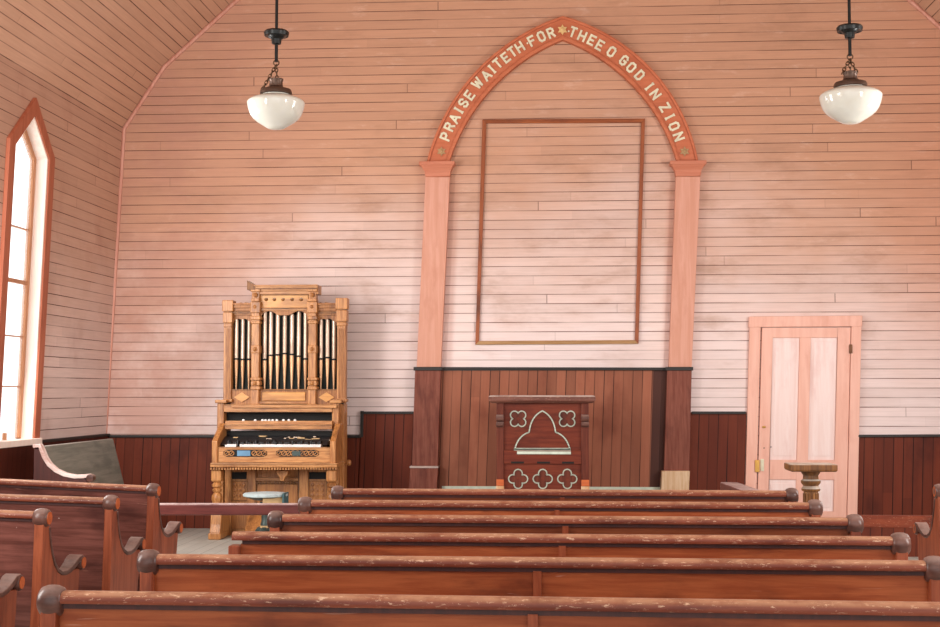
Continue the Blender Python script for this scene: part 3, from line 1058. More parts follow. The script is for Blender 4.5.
# low panel front before the right wainscot
r = thing('low_partition', 'low dark board panel with scuffed red-brown top band, right of the door', 'partition', (3.5, 11.83, 0))
MB().box(-.93, .9, -.02, .02, 0, .245).build('board_panel', MAT['wains_low'], r)
MB().box(-.93, .9, -.022, .02, .245, .35).build('top_band', MAT['riser'], r, bevel=.004)
for x in (-.82, .86):
    MB().box(x - .03, x + .03, .03, .35, 0, .05).build('foot', MAT['riser_front'], r, bevel=.004)

# ------------------------------------------------------------------ pedestal stand
YS = 9.35
a, b = at(786, 464, YS), at(835, 464, YS)
cx = (a.x + b.x) / 2
hw = (b.x - a.x) / 2 * .95
zt = at(810, 463.5, YS).z
r = thing('pedestal_stand', 'small square-topped wooden pedestal stand with turned fluted column, before the door', 'stand', (cx, YS, 0))
mb = MB()
mb.loft([[(x * s, y * s, z) for x, y in ((-hw, -hw * .85), (hw, -hw * .85), (hw, hw * .85), (-hw, hw * .85))] for s, z in ((.93, zt - .05), (.985, zt - .044), (1, zt - .034), (1, zt - .008), (.985, zt))])
mb.build('top', MAT['stand'], r, bevel=.004)
mb = MB()
prof = [(.10, 0), (.10, .04), (.085, .06), (.062, .1), (.053, .12), (.048, .5), (.048, zt - .19), (.060, zt - .185), (.064, zt - .17), (.056, zt - .16), (.050, zt - .15), (.058, zt - .14), (.066, zt - .13), (.066, zt - .115), (.052, zt - .105), (.05, zt - .08), (.062, zt - .064), (.066, zt - .052)]
mb.lathe(prof, (0, 0, 0), 'z', 28)
mb.build('column', MAT['stand'], r, smooth=True)
for k in range(14):
    an = 2 * PI * k / 14
    mb = MB()
    mb.obox((.049 * math.cos(an), .049 * math.sin(an), (.14 + zt - .2) / 2), Vector((math.cos(an), math.sin(an), 0)), Vector((-math.sin(an), math.cos(an), 0)), Vector((0, 0, 1)), .004, .006, (zt - .34) / 2)
    mb.build('flute', MAT['stand'], r)
for sx in (-1, 1):
    mb = MB()
    mb.tube([(0, 0, .05), (sx * .1, -.05, .04), (sx * .17, -.09, .02), (sx * .2, -.11, .015)], [.03, .026, .02, .015], 10)
    mb.build('foot', MAT['stand'], r, smooth=True)
    mb = MB()
    mb.tube([(0, 0, .05), (sx * .1, .05, .04), (sx * .17, .09, .02), (sx * .2, .11, .015)], [.03, .026, .02, .015], 10)
    mb.build('foot', MAT['stand'], r, smooth=True)

# ------------------------------------------------------------------ lectern
YL = 12.55
lc = at(542, 490, YL)
r = thing('lectern', 'dark red wooden lectern with pale-edged trefoil and quatrefoil carving, dusty top', 'lectern', (lc.x, YL + .25, PLAT), world=True)
DEP = .50
def bx(p, q, y0, y1):
    a, b = xz(*p, y0), xz(*q, y0)
    return (min(a[0], b[0]), max(a[0], b[0]), y0, y1, min(a[1], b[1]), max(a[1], b[1]))
mb = MB()
a = xz(488.5, 395.5, YL - .05)
b = xz(595.5, 402, YL - .05)
zt, zb = a[1], b[1]
mb.loft([[(a[0] + e, YL - .05 + e, z), (b[0] - e, YL - .05 + e, z), (b[0] - e, YL + DEP + .05 - e, z), (a[0] + e, YL + DEP + .05 - e, z)] for e, z in ((.03, zb - .012), (.012, zb), (0, zb + .012), (0, zt - .012), (.014, zt))])
mb.build('desk_top', MAT['lectern_top'], r, bevel=.003)
for l, rr in ((496.5, 503.5), (581.2, 588.7)):
    q0, q1 = xz(l, 403, YL), xz(rr, 403, YL)
    MB().box(q0[0], q1[0], YL, YL + DEP, PLAT, q0[1]).build('corner_post', MAT['lectern_post'], r, bevel=.004)
    # side bracket roll
    sg = -1 if l < 540 else 1
    s0 = xz(l - .5 if sg < 0 else rr + .5, 415, YL)
    cxr = (q0[0] + q1[0]) / 2
    mb = MB()
    for py, ra in ((418, .032), (424.5, .024)):
        zc = xz(l, py, YL)[1]
        mb.lathe([(ra * .6, -.037), (ra, -.033), (ra, .033), (ra * .6, .037)], (cxr, YL - .006, zc), 'x', 16)
    mb.build('bracket_roll', MAT['pew_scroll'], r, smooth=True)
    MB().box(q0[0] - .004, q1[0] + .004, YL - .02, YL + .1, PLAT, .532).build('post_foot', MAT['plinth_pale'], r, bevel=.004)
    MB().box(q0[0] - .002, q1[0] + .002, YL - .012, YL + .1, .534, .592).build('foot_block', MAT['end_grain'], r, bevel=.004)
x0, x1 = xz(503.5, 403, YL)[0], xz(581.2, 403, YL)[0]
yp = YL + .03
zu = xz(540, 403, YL)[1]
zm = xz(540, 450.5, YL)[1]
zn = xz(540, 464, YL)[1]
MB().box(x0, x1, yp, yp + .03, zm, zu).build('front_panel', MAT['lectern'], r)
mb = MB()
mb.box(x0, x1, yp - .022, yp + .03, zn + .0, zm)
p1, p2 = xz(517, 451, YL)[0], xz(571, 451, YL)[0]
mb.build('middle_rail', MAT['lectern'], r, bevel=.004)
mb = MB().box(p1, p2, yp - .032, yp - .0225, zm - .035, zm - .008)
mb.build('rail_strip', MAT['green_edge'], r, bevel=.004)
mb = MB()
for a_, b_ in ((511, 524), (537, 550), (562, 574)):
    u, v = xz(a_, 463, YL)[0], xz(b_, 463, YL)[0]
    mb.box(u, v, yp - .0235, yp - .0222, zn + .004, zn + .022)
mb.build('rail_notch', MAT['black'], r)
MB().box(x0, x1, yp, yp + .03, PLAT, zn).build('lower_panel', MAT['lectern'], r)
MB().box(x0, x1, YL + DEP - .03, YL + DEP, PLAT, zu).build('rear_panel', MAT['lectern'], r)
YT = yp - .002
def zoomL(x, y):
    return xz(480 + x / 5.454, 385 + y / 5.454, YT)
def ribbon(mb, pts, w, closed):
    n = len(pts)
    for i in range(n if closed else n - 1):
        a = Vector((pts[i][0], 0, pts[i][1]))
        b = Vector((pts[(i + 1) % n][0], 0, pts[(i + 1) % n][1]))
        d = b - a
        L = d.length
        if L < 1e-5: continue
        d.normalize()
        nn = d.cross(Vector((0, 1, 0)))
        c = (a + b) / 2
        c.y = YT - .004
        mb.obox(c, d, Vector((0, 1, 0)), nn, L / 2 + w * .3, .006, w / 2)
def quatrefoil(x, y, rr, diag):
    c = zoomL(x, y)
    s = rr / 5.454 * (YT / FPX)
    pts = []
    a0 = PI / 4 if diag else 0
    for k in range(4):
        a = a0 + k * PI / 2
        lc_ = (c[0] + s * .56 * math.cos(a), c[1] + s * .56 * math.sin(a))
        for j in range(9):
            b = a - 1.95 + 3.9 * j / 8
            pts.append((lc_[0] + s * .44 * math.cos(b), lc_[1] + s * .44 * math.sin(b)))
    mb = MB()
    ribbon(mb, pts, .0105, True)
    o = mb.build('quatrefoil', MAT['green_edge'], r)
    mb = MB()
    for k in range(4):
        a = a0 + k * PI / 2
        mb.lathe([(s * .42, -.0006), (s * .42, .0006)], (c[0] + s * .56 * math.cos(a), YT + .001, c[1] + s * .56 * math.sin(a)), 'y', 16)
    mb.build('recess', MAT['lectern_post'], o)
quatrefoil(208, 184, 50, True)
quatrefoil(475, 184, 50, True)
for x in (208, 342, 476):
    quatrefoil(x, 512, 52, False)
tf = []
def qb(a, b, c, n=8):
    return [((1 - t) ** 2 * a[0] + 2 * t * (1 - t) * b[0] + t * t * c[0], (1 - t) ** 2 * a[1] + 2 * t * (1 - t) * b[1] + t * t * c[1]) for t in [k / n for k in range(n + 1)]]
half = qb((340, 141), (278, 170), (268, 256)) + [(262, 260)] + qb((255, 262), (205, 285), (190, 350))
full = half + [(340 + (340 - x), y) for x, y in reversed(half)]
mb = MB()
ribbon(mb, [zoomL(x, y) for x, y in full], .012, True)
ribbon(mb, [zoomL(x, y) for x, y in ((190, 350), (490, 350))], .022, False)
mb.build('trefoil_arch', MAT['green_edge'], r)

# ------------------------------------------------------------------ reed organ
YO = 12.72        # legs and key slip
YC = 13.08        # lower case front
YU = 13.14        # pipe-top front
YOB = 13.38       # back
oc = at(278, 540, YO)
org = thing('pump_organ', 'golden oak pump organ with false pipe top, beside the left wall corner', 'organ', (oc.x, (YO + YOB) / 2, 0), world=True)
def ob(name, mat, p, q, yf, yb, parent=org, bevel=.004):
    return MB().box(*bx(p, q, yf, yb)).build(name, MAT[mat], parent, bevel=bevel)
Z1 = lambda x, y: (200 + x / 4.481, 270 + y / 4.481)      # zoom crops used for measuring
Z2 = lambda x, y: (200 + x / 4.18, 395 + y / 4.18)
# backing of the pipe top
ob('case_back', 'black_cloth', Z1(125, 150), Z1(640, 600), YU + .10, YOB - .08, bevel=0)
ob('case_back', 'black_cloth', Z1(250, 85), Z1(500, 200), YU + .10, YOB - .05, bevel=0)
def post(name, x0, x1, y0, y1, yf, caps, mat='oak'):
    o = ob(name, mat, Z1(x0, y0), Z1(x1, y1), yf, yf + .10)
    for (ca, cb, e) in caps:
        ob('post_block', 'oak', Z1(x0 - e, ca), Z1(x1 + e, cb), yf - .006 - .003 * e, yf + .10, o, .006)
    return o
lo = post('outer_post', 108, 138, 140, 590, YU, [(135, 185, 9), (190, 236, 6), (240, 256, 3), (578, 592, 5)])
li = post('inner_post', 232, 262, 80, 612, YU - .02, [(84, 96, 7), (128, 140, 4), (142, 192, 7), (206, 222, 7), (228, 240, 5), (338, 372, 4), (482, 494, 7), (497, 517, 5), (522, 536, 7), (600, 612, 8)])
ri = post('inner_post', 487, 517, 80, 612, YU - .02, [(84, 96, 7), (128, 140, 4), (142, 192, 7), (206, 222, 7), (228, 240, 5), (338, 372, 4), (482, 494, 7), (497, 517, 5), (522, 536, 7), (600, 612, 8)])
ro = post('outer_post', 615, 652, 130, 590, YU, [(125, 175, 8), (180, 230, 5), (234, 250, 3), (578, 592, 5)])
for o, xs in ((lo, (116, 123, 130)), (ro, (622, 630, 638, 646))):
    mb = MB()
    for x in xs:
        p, q = xz(*Z1(x, 262), YU), xz(*Z1(x + 3, 575), YU)
        mb.box(p[0], q[0], YU - .006, YU, q[1], p[1])
    mb.build('reeding', MAT['oak_panel'], o)
# side of the pipe top
for xx, m in (((108, 112), 'oak'), ((648, 652), 'oak')):
    ob('case_side', m, Z1(xx[0], 155), Z1(xx[1], 600), YU + .10, YOB - .07)
# cornices
def cornice(xa, xb, ytop, ybot, yf, m='oak_h'):
    mb = MB()
    a, b = xz(*Z1(xa, ytop), yf), xz(*Z1(xb, ybot), yf)
    H = a[1] - b[1]
    for f0, f1, out in ((0, .35, .0), (.35, .6, .02), (.6, .85, .035), (.85, 1, .05)):
        mb.box(a[0], b[0], yf - out, YOB - .07, b[1] + H * f0, b[1] + H * f1)
    return mb.build('cornice', MAT[m], org, bevel=.003)
cornice(245, 530, 68, 108, YU - .01)
cornice(138, 232, 150, 202, YU + .03, 'oak_panel')
cornice(517, 615, 150, 202, YU + .03, 'oak_panel')
# broken finial corner top left
mb = MB()
a = xz(*Z1(216, 48), YU)
b = xz(*Z1(252, 90), YU)
mb.prism([(a[0], b[1]), (b[0], b[1]), (b[0], b[1] + (a[1] - b[1]) * .55), (a[0] + .04, a[1] - .03), (a[0], a[1])], YU - .05, YU + .14)
mb.build('finial', MAT['stand'], org)
# carved scroll strips over the side cornices
for xa, xb in ((165, 230), (520, 590)):
    p = [xz(*Z1(x, y), YU + .06) for x, y in ((xa, 158), (xb, 158), (xb, 148), ((xa * .4 + xb * .6), 144), ((xa + xb) / 2, 150), (xa * .7 + xb * .3, 145), (xa, 152))]
    MB().prism(p, YU + .05, YU + .09).build('crest', MAT['oak_panel'], org)
# stud panel
ob('stud_panel', 'burl', Z1(265, 112), Z1(485, 172), YU + .02, YU + .08)
for x in (297, 333, 372, 413, 453):
    p = xz(*Z1(x, 132), YU + .02)
    MB().lathe([(.018, 0), (.015, -.008), (.006, -.016), (.002, -.017)], (p[0], YU + .02, p[1]), 'y', 12).build('stud', MAT['stand'], org, smooth=True)
ob('panel_rail', 'oak_h', Z1(262, 168), Z1(488, 182), YU, YU + .08)
# scalloped valances
def valance(xa, xb, yt, pts, yf):
    poly = [xz(*Z1(xa, yt), yf), xz(*Z1(xb, yt), yf)] + [xz(*Z1(x, y), yf) for x, y in reversed(pts)]
    return MB().prism(poly, yf, yf + .03).build('valance', MAT['oak_panel'], org)
valance(262, 488, 176, [(262, 215), (272, 208), (282, 192), (298, 186), (315, 183), (330, 190), (345, 200), (360, 203), (375, 202), (392, 203), (408, 198), (424, 188), (440, 183), (456, 186), (470, 193), (480, 208), (488, 215)], YU + .02)
for xa in (138, 517):
    valance(xa, xa + 97, 198, [(xa, 236), (xa + 12, 232), (xa + 22, 222), (xa + 36, 218), (xa + 48, 222), (xa + 60, 218), (xa + 74, 222), (xa + 84, 232), (xa + 97, 236)], YU + .05)
# pipes
def pipe(cx_, top, mouth, foot_end, w, yy):
    t_, m_, f_ = xz(*Z1(cx_, top), yy), xz(*Z1(cx_, mouth), yy), xz(*Z1(cx_, foot_end), yy)
    rad = w / 2 / 4.481 * yy / FPX
    X = t_[0]
    body = MB().lathe([(rad * 1.0, m_[1] + .015), (rad * .98, t_[1] - .02), (rad * .9, t_[1])], (X, yy, 0), 'z', 16).build('organ_pipe', MAT['pipe'], org, smooth=True)
    zf = m_[1] - .055
    MB().lathe([(rad * .35, f_[1]), (rad * .98, zf), (rad * .98, m_[1])], (X, yy, 0), 'z', 16).build('pipe_foot', MAT['pipe_foot'], body, smooth=True)
    mb = MB()
    mb.box(X - rad * .8, X + rad * .8, yy - rad - .001, yy - rad * .4, m_[1] - .002, m_[1] + .016)
    mb.build('pipe_mouth', MAT['black'], body)
YP = YU + .07
for x, tp, mo in ((165, 222, 402), (193, 222, 404), (221, 222, 404)):
    pipe(x, tp, mo, 534, 18, YP)
for x, tp, mo in ((292, 188, 405), (319, 186, 386), (349, 196, 384), (381, 204, 378), (413, 198, 382), (444, 186, 390), (474, 190, 402)):
    pipe(x, tp, mo, 540, 20, YP)
for x, tp, mo in ((543, 222, 402), (572, 222, 396), (601, 222, 404)):
    pipe(x, tp, mo, 534, 19, YP)
# panels below the pipes
for xa, xb, m in ((138, 232, 'oak_panel'), (262, 487, 'oak_panel'), (517, 615, 'oak_panel')):
    ob('lower_rail', m, Z1(xa, 534), Z1(xb, 604), YU + .03, YU + .12)
ob('burl_inlay', 'burl', Z1(278, 548), Z1(472, 586), YU + .015, YU + .031)
for xa, xb in ((152, 222), (530, 602)):
    xm, ym = (xa + xb) / 2, 570
    MB().prism([xz(*Z1(*q), YU + .015) for q in ((xa, ym), (xm, 592), (xb, ym), (xm, 548))], YU + .015, YU + .031).build('burl_inlay', MAT['burl'], org)
ob('ledge', 'oak_h', Z1(262, 590), Z1(487, 600), YU - .01, YU + .1)
ob('ledge', 'oak_h', Z1(140, 604), Z1(612, 618), YC - .05, YOB)
# lower case
zmid = xz(*Z2(70, 30), YC)[1]
for xa, xb in ((72, 100), (552, 580)):
    p, q = xz(*Z2(xa, 25), YC)[0], xz(*Z2(xb, 25), YC)[0]
    s = MB().box(p, q, YC, YOB, 0, zmid).build('case_side', MAT['oak'], org, bevel=.005)
    o2 = ob('side_cap', 'oak_h', Z2(xa - 10, 20), Z2(xb + 10, 34), YC - .04, YC + .2, s, .006)
# right outer return panel
p, q = xz(*Z2(580, 40), YC + .12)[0], xz(*Z2(604, 40), YC + .12)[0]
MB().box(p, q, YC + .12, YOB, 0, zmid - .02).build('case_side', MAT['oak'], org, bevel=.004)
mb = MB()
kp = xz(*Z2(606, 283), YC + .16)
mb.lathe([(.012, -.06), (.012, .02), (.028, .026), (.032, .042), (.022, .058), (.004, .062)], (kp[0], YC + .16, kp[1]), 'x', 14)
mb.build('side_knob', MAT['oak'], org, smooth=True)
# rails and the dark stop recess
ob('upper_rail', 'oak_h', Z2(100, 40), Z2(552, 72), YC - .02, YC + .10)
ob('stop_recess', 'black', Z2(100, 70), Z2(552, 112), YC + .12, YC + .16, bevel=0)
sb = ob('stop_rail', 'oak_h', Z2(105, 108), Z2(552, 124), YC - .06, YC + .13)
ob('stop_rail', 'oak_h', Z2(102, 122), Z2(552, 144), YC - .10, YC + .13)
for k, x in enumerate((182, 232, 262, 275, 290, 305, 322, 350, 372, 398)):
    p = xz(*Z2(x, 106), YC - .04)
    mb = MB().lathe([(.006, .04), (.006, 0), (.013, -.006), (.013, -.016), (.004, -.02)], (p[0], YC - .04, p[1]), 'y', 10)
    mb.build('stop_knob', MAT['ivory'], sb, smooth=True)
# key bed: dark action and keys
p, q = xz(*Z2(98, 148), YC)[0], xz(*Z2(550, 148), YC)[0]
zk = xz(*Z2(300, 206), YO + .06)[1]
zr = xz(*Z2(300, 150), YC)[1]
MB().box(p, q, YC - .01, YC + .02, zk - .05, zr).build('key_backboard', MAT['black'], org)
mb = MB()
mb.loft([[(x, y, z) for y, z in ((YO + .09, zk - .01), (YC - .01, zk - .01), (YC - .01, zr - .045), (YO + .26, zr - .06))] for x in (p, q)])
act = mb.build('key_action', MAT['ebony'], org)
nk = 52
kw0, kw1 = xz(*Z2(105, 210), YO + .05)[0], xz(*Z2(505, 210), YO + .05)[0]
kb = MB().box(p, q, YO + .03, YO + .2, zk - .06, zk - .026).build('key_bed', MAT['oak_h'], org)
for i in range(nk):
    if i in (7, 6): continue
    w = (kw1 - kw0) / nk
    MB().box(kw0 + i * w + .0006, kw0 + (i + 1) * w - .0006, YO + .045, YO + .16, zk - .025, zk + (0 if i % 9 else -.004)).build('white_key', MAT['ivory'], kb)
for i in range(nk - 1):
    if i % 7 in (2, 6): continue
    w = (kw1 - kw0) / nk
    xk = kw0 + (i + 1) * w
    MB().box(xk - w * .28, xk + w * .28, YO + .10, YO + .24, zk + .001, zk + .02 + .012 * ((i * 7) % 5 == 0)).build('black_key', MAT['ebony'], kb)
random.seed(3)
for i in range(34):
    xk = kw0 + random.random() * (kw1 - kw0)
    dz = random.random() * .075
    zz = zr - .05 - dz
    yy_ = YO + .30 - dz * 1.6
    l = .02 + random.random() * .06
    MB().box(xk, xk + l, yy_ - .03, yy_ + .02, zz, zz + .008).build('action_strip', MAT['tan' if i % 3 else 'pipe'], act)
# cheeks beside the keys
for xa, xb in ((52, 76), (545, 569)):
    pts_ = []
    x0_, x1_ = xz(*Z2(xa, 240), YO + .03)[0], xz(*Z2(xb, 240), YO + .03)[0]
    zt_ = xz(*Z2(60, 118), YC)[1]
    zl_ = xz(*Z2(60, 192), YO)[1]
    zb_ = xz(*Z2(60, 286), YO)[1]
    MB().prism_x([(YO, zb_), (YC + .02, zb_), (YC + .02, zt_), (YC - .08, zt_), (YO, zl_)], x0_, x1_).build('key_cheek', MAT['oak'], org, bevel=.008)
# key slip with two fretwork openings
sl = ob('key_slip', 'oak_h', Z2(76, 218), Z2(545, 284), YO + .02, YO + .05)
for xa, xb, bl in ((98, 280, (155, 210)), (318, 497, None)):
    ym = (229 + 258) / 2
    poly = [xz(*Z2(*q), YO + .016) for q in ((xa + 14, 229), (xb - 14, 229), (xb, 236), (xb, 250), (xb - 14, 258), (xa + 14, 258), (xa, 250), (xa, 236))]
    fb = MB().prism(poly, YO + .017, YO + .0205).build('fret_opening', MAT['black'], sl)
    n = 9
    for k in range(n):
        mb = MB()
        xx = xa + 14 + (xb - xa - 28) * k / (n - 1)
        c = xz(*Z2(xx, ym), YO + .014)
        if bl and bl[0] - 5 < xx < bl[1] + 5: continue
        mb.tube([(c[0] + .022 * math.cos(a) * 1.1, YO + .013, c[1] + .022 * math.sin(a)) for a in [2 * PI * j / 14 for j in range(14)]], .0048, 6, True)
        mb.tube([(c[0] - .017, YO + .013, c[1] - .017), (c[0] + .017, YO + .013, c[1] + .017)], .004, 6)
        mb.build('fret_loop', MAT['oak_h'], fb, smooth=True)
    if bl:
        MB().box(*bx(Z2(bl[0], 232), Z2(bl[1], 255), YO + .008, YO + .017)).build('felt_patch', MAT['blue'], fb)
    else:
        MB().box(*bx(Z2(385, 234), Z2(420, 254), YO + .008, YO + .017)).build('felt_patch', MAT['stool_iron'], fb)
# ledge with dentils
dl = ob('key_ledge', 'oak_h', Z2(42, 284), Z2(572, 304), YO - .03, YC + .02, org, .006)
mb = MB()
for k in range(46):
    xx = 46 + 522 * k / 45
    p, q = xz(*Z2(xx - 3.4, 303.5), YO - .02), xz(*Z2(xx + 3.4, 312), YO - .02)
    mb.box(p[0], q[0], YO - .022, YO + .02, q[1], p[1])
mb.build('dentil', MAT['oak_h'], dl)
# turned console legs
def turned(xc, parent):
    X = xz(*Z2(xc, 330), YO + .06)[0]
    ze = xz(*Z2(xc, 312), YO + .06)[1]
    def zy(y): return xz(*Z2(xc, y), YO + .06)[1]
    o = MB().box(X - .05, X + .05, YO + .01, YO + .11, zy(362), ze).build('leg', MAT['oak'], parent, bevel=.016)
    mb = MB()
    mb.lathe([(.04, zy(362)), (.034, zy(366)), (.05, zy(374)), (.05, zy(382)), (.03, zy(388)), (.045, zy(394)), (.045, zy(400)), (.03, zy(408)), (.05, zy(420)), (.052, zy(436)), (.04, zy(452)), (.05, zy(465)), (.045, zy(492))], (X, YO + .06, 0), 'z', 18)
    mb.build('turning', MAT['oak'], o, smooth=True)
    poly = [(YO - .01, zy(600)), (YC + .02, zy(600)), (YC + .02, zy(480)), (YO + .10, zy(490)), (YO + .03, zy(500)), (YO + .02, zy(540)), (YO - .005, zy(572))]
    MB().prism_x(poly, X - .052, X + .052).build('bracket', MAT['oak'], o, bevel=.008)
    MB().box(X - .06, X + .06, YO - .03, YO + .22, 0, .065).build('foot', MAT['oak'], o, bevel=.01)
turned(72, org)
turned(552, org)
# knee panels
def px_rect(name, mat, xa, ya, xb, yb, yf, yb_, parent=org, bevel=.004):
    a, b = xz(*Z2(xa, ya), yf), xz(*Z2(xb, yb), yf)
    return MB().box(min(a[0], b[0]), max(a[0], b[0]), yf, yb_, max(0.0, min(a[1], b[1])), max(a[1], b[1])).build(name, MAT[mat], parent, bevel=bevel)
px_rect('knee_panel', 'oak', 98, 305, 556, 590, YC + .05, YC + .10)
for xa, xb in ((104, 128), (198, 232), (412, 450), (530, 556)):
    px_rect('stile', 'oak', xa, 308, xb, 588, YC + .02, YC + .05)
for xa, xb in ((130, 196), (454, 528)):
    px_rect('inner_panel', 'oak_panel', xa, 360, xb, 440, YC + .035, YC + .05)
    cp = px_rect('dark_slot', 'black', xa + 2, 322, xb - 2, 352, YC + .046, YC + .05, org, 0)
    mb = MB()
    X0, X1 = xz(*Z2(xa + 10, 400), YC)[0], xz(*Z2(xb - 10, 400), YC)[0]
    for k in range(3):
        for j in range(3):
            c = xz(*Z2(xa + (xb - xa) * (k + .8) / 3.6, 376 + 22 * j), YC + .03)
            mb.lathe([(.018, 0), (.016, -.008), (.007, -.010)], (c[0], YC + .035, c[1]), 'y', 10)
    mb.build('carving', MAT['oak_panel'], org, smooth=True)
cpn = px_rect('centre_panel', 'oak_panel', 238, 372, 408, 480, YC + .03, YC + .05)
px_rect('centre_panel_rail', 'oak_h', 232, 345, 412, 360, YC + .015, YC + .05)
mb = MB()
for k in range(15):
    x = 240 + 166 * k / 14
    p, q = xz(*Z2(x - 3, 365), YC + .02), xz(*Z2(x + 3, 373), YC + .02)
    mb.box(p[0], q[0], YC + .012, YC + .03, q[1], p[1])
mb.build('dentil', MAT['stand'], cpn)
MB().prism([xz(*Z2(*q), YO + .16) for q in ((318, 316), (370, 316), (366, 334), (354, 346), (350, 360), (336, 360), (332, 344), (322, 332))], YO + .16, YO + .24).build('knee_bracket', MAT['oak'], org, bevel=.006)
# lower relief, pedals
px_rect('inner_panel', 'oak_panel', 130, 495, 196, 560, YC + .03, YC + .05)
px_rect('inner_panel', 'oak_panel', 454, 495, 528, 560, YC + .03, YC + .05)
for xa in (212, 380):
    X = xz(*Z2(xa + 20, 520), YC - .1)[0]
    mb = MB()
    mb.loft([[(X + s * .08, y, z) for y, z in ((YC - .22, .05), (YC - .21, .07), (YC + .02, .30), (YC + .02, .27))] for s in (-1, 1)])
    mb.build('pedal', MAT['oak_panel'], org, bevel=.004)
px_rect('pedal_opening', 'black', 236, 500, 410, 590, YC + .044, YC + .05, org, 0)

# dark beads along the case mouldings, crevice shade put into their colour
def line(p, q, yf, mat='stand', d=.012):
    return MB().box(*bx(p, q, yf - d, yf)).build('shadow_bead', MAT[mat], org)
for xa, xb, ya, yb, yf in ((262, 488, 108, 113, YU + .02), (262, 488, 170, 174, YU), (262, 487, 536, 541, YU + .03), (262, 487, 600, 604, YU + .03), (138, 232, 534, 539, YU + .03), (517, 615, 534, 539, YU + .03), (140, 230, 188, 193, YU + .02), (519, 613, 188, 193, YU + .02), (250, 524, 80, 84, YU - .05)):
    line(Z1(xa, ya), Z1(xb, yb), yf)
for xa, xb, ya, yb, yf in ((100, 552, 124, 127, YC - .10), (102, 552, 42, 45, YC - .02), (102, 552, 69, 72, YC - .02), (78, 543, 219, 221, YO + .02), (78, 543, 281, 284, YO + .02), (44, 570, 287, 290, YO - .03), (232, 412, 358, 361, YC + .015), (236, 410, 474, 478, YC + .03)):
    line(Z2(xa, ya), Z2(xb, yb), yf, d=.006)
for xa, xb in ((130, 196), (454, 528)):
    for u in (xa, xb):
        line(Z2(u - 1.2, 358), Z2(u + 1.2, 442), YC + .02, d=.006)
    for v in (358, 440):
        line(Z2(xa, v), Z2(xb, v + 2.5), YC + .035, d=.006)
for u in (232, 412):
    line(Z2(u - 1.5, 310), Z2(u + 1.5, 500), YC + .02, d=.006)
# little turned rosettes on the posts
for x in (247, 502):
    for y in (112, 165, 355, 508):
        p = xz(*Z1(x, y), YU - .03)
        MB().lathe([(.024, .012), (.022, -.004), (.012, -.008), (.010, -.014), (.003, -.016)], (p[0], YU - .042, p[1]), 'y', 14).build('rosette', MAT['oak_panel'], org, smooth=True)

# stool
YST = 11.75
sc_ = at(265.5, 493.0, YST)
zt = sc_.z
r = thing('organ_stool', 'round organ stool with pale blue-grey seat and dark iron base, before the organ', 'stool', (sc_.x, YST, 0))
RS = .195
MB().lathe([(RS * .9, zt - .03), (RS, zt - .024), (RS, zt - .008), (RS * .95, zt), (RS * .6, zt + .006), (.01, zt + .008)], (0, 0, 0), 'z', 32).build('seat', MAT['stool_top'], r, smooth=True)
MB().lathe([(RS * .5, zt - .06), (RS * .9, zt - .031)], (0, 0, 0), 'z', 28).build('seat_underside', MAT['iron'], r, smooth=True)
MB().obox((RS * .45, -RS * .62, zt - .062), Vector((.9, .43, 0)), Vector((-.43, .9, 0)), Vector((0, 0, 1)), .085, .008, .032).build('seat_apron', MAT['tan'], r)
mb = MB()
mb.obox((RS * .93, -.02, zt - .045), Vector((1, 0, 0)), Vector((0, 1, 0)), Vector((0, 0, 1)), .008, .10, .05)
mb.build('torn_fringe', MAT['stool_edge'], r)
MB().lathe([(.03, .14), (.05, .16), (.05, .18), (.03, .2), (.042, .22), (.042, .25), (.034, .27), (.034, .36), (.045, .38), (.05, zt - .076)], (0, 0, 0), 'z', 18).build('post', MAT['stool_iron'], r, smooth=True)
MB().lathe([(.045, .215), (.045, .235)], (0, 0, 0), 'z', 18).build('pale_ring', MAT['tan'], r)
for k in range(3):
    a = 2 * PI * k / 3 + .5
    d = Vector((math.cos(a), math.sin(a), 0))
    mb = MB()
    mb.tube([d * .0 + Vector((0, 0, .19)), d * .06 + Vector((0, 0, .185)), d * .12 + Vector((0, 0, .13)), d * .18 + Vector((0, 0, .06)), d * .23 + Vector((0, 0, .024))], [.04, .04, .034, .028, .022], 10)
    mb.build('leg', MAT['stool_iron'], r, smooth=True)

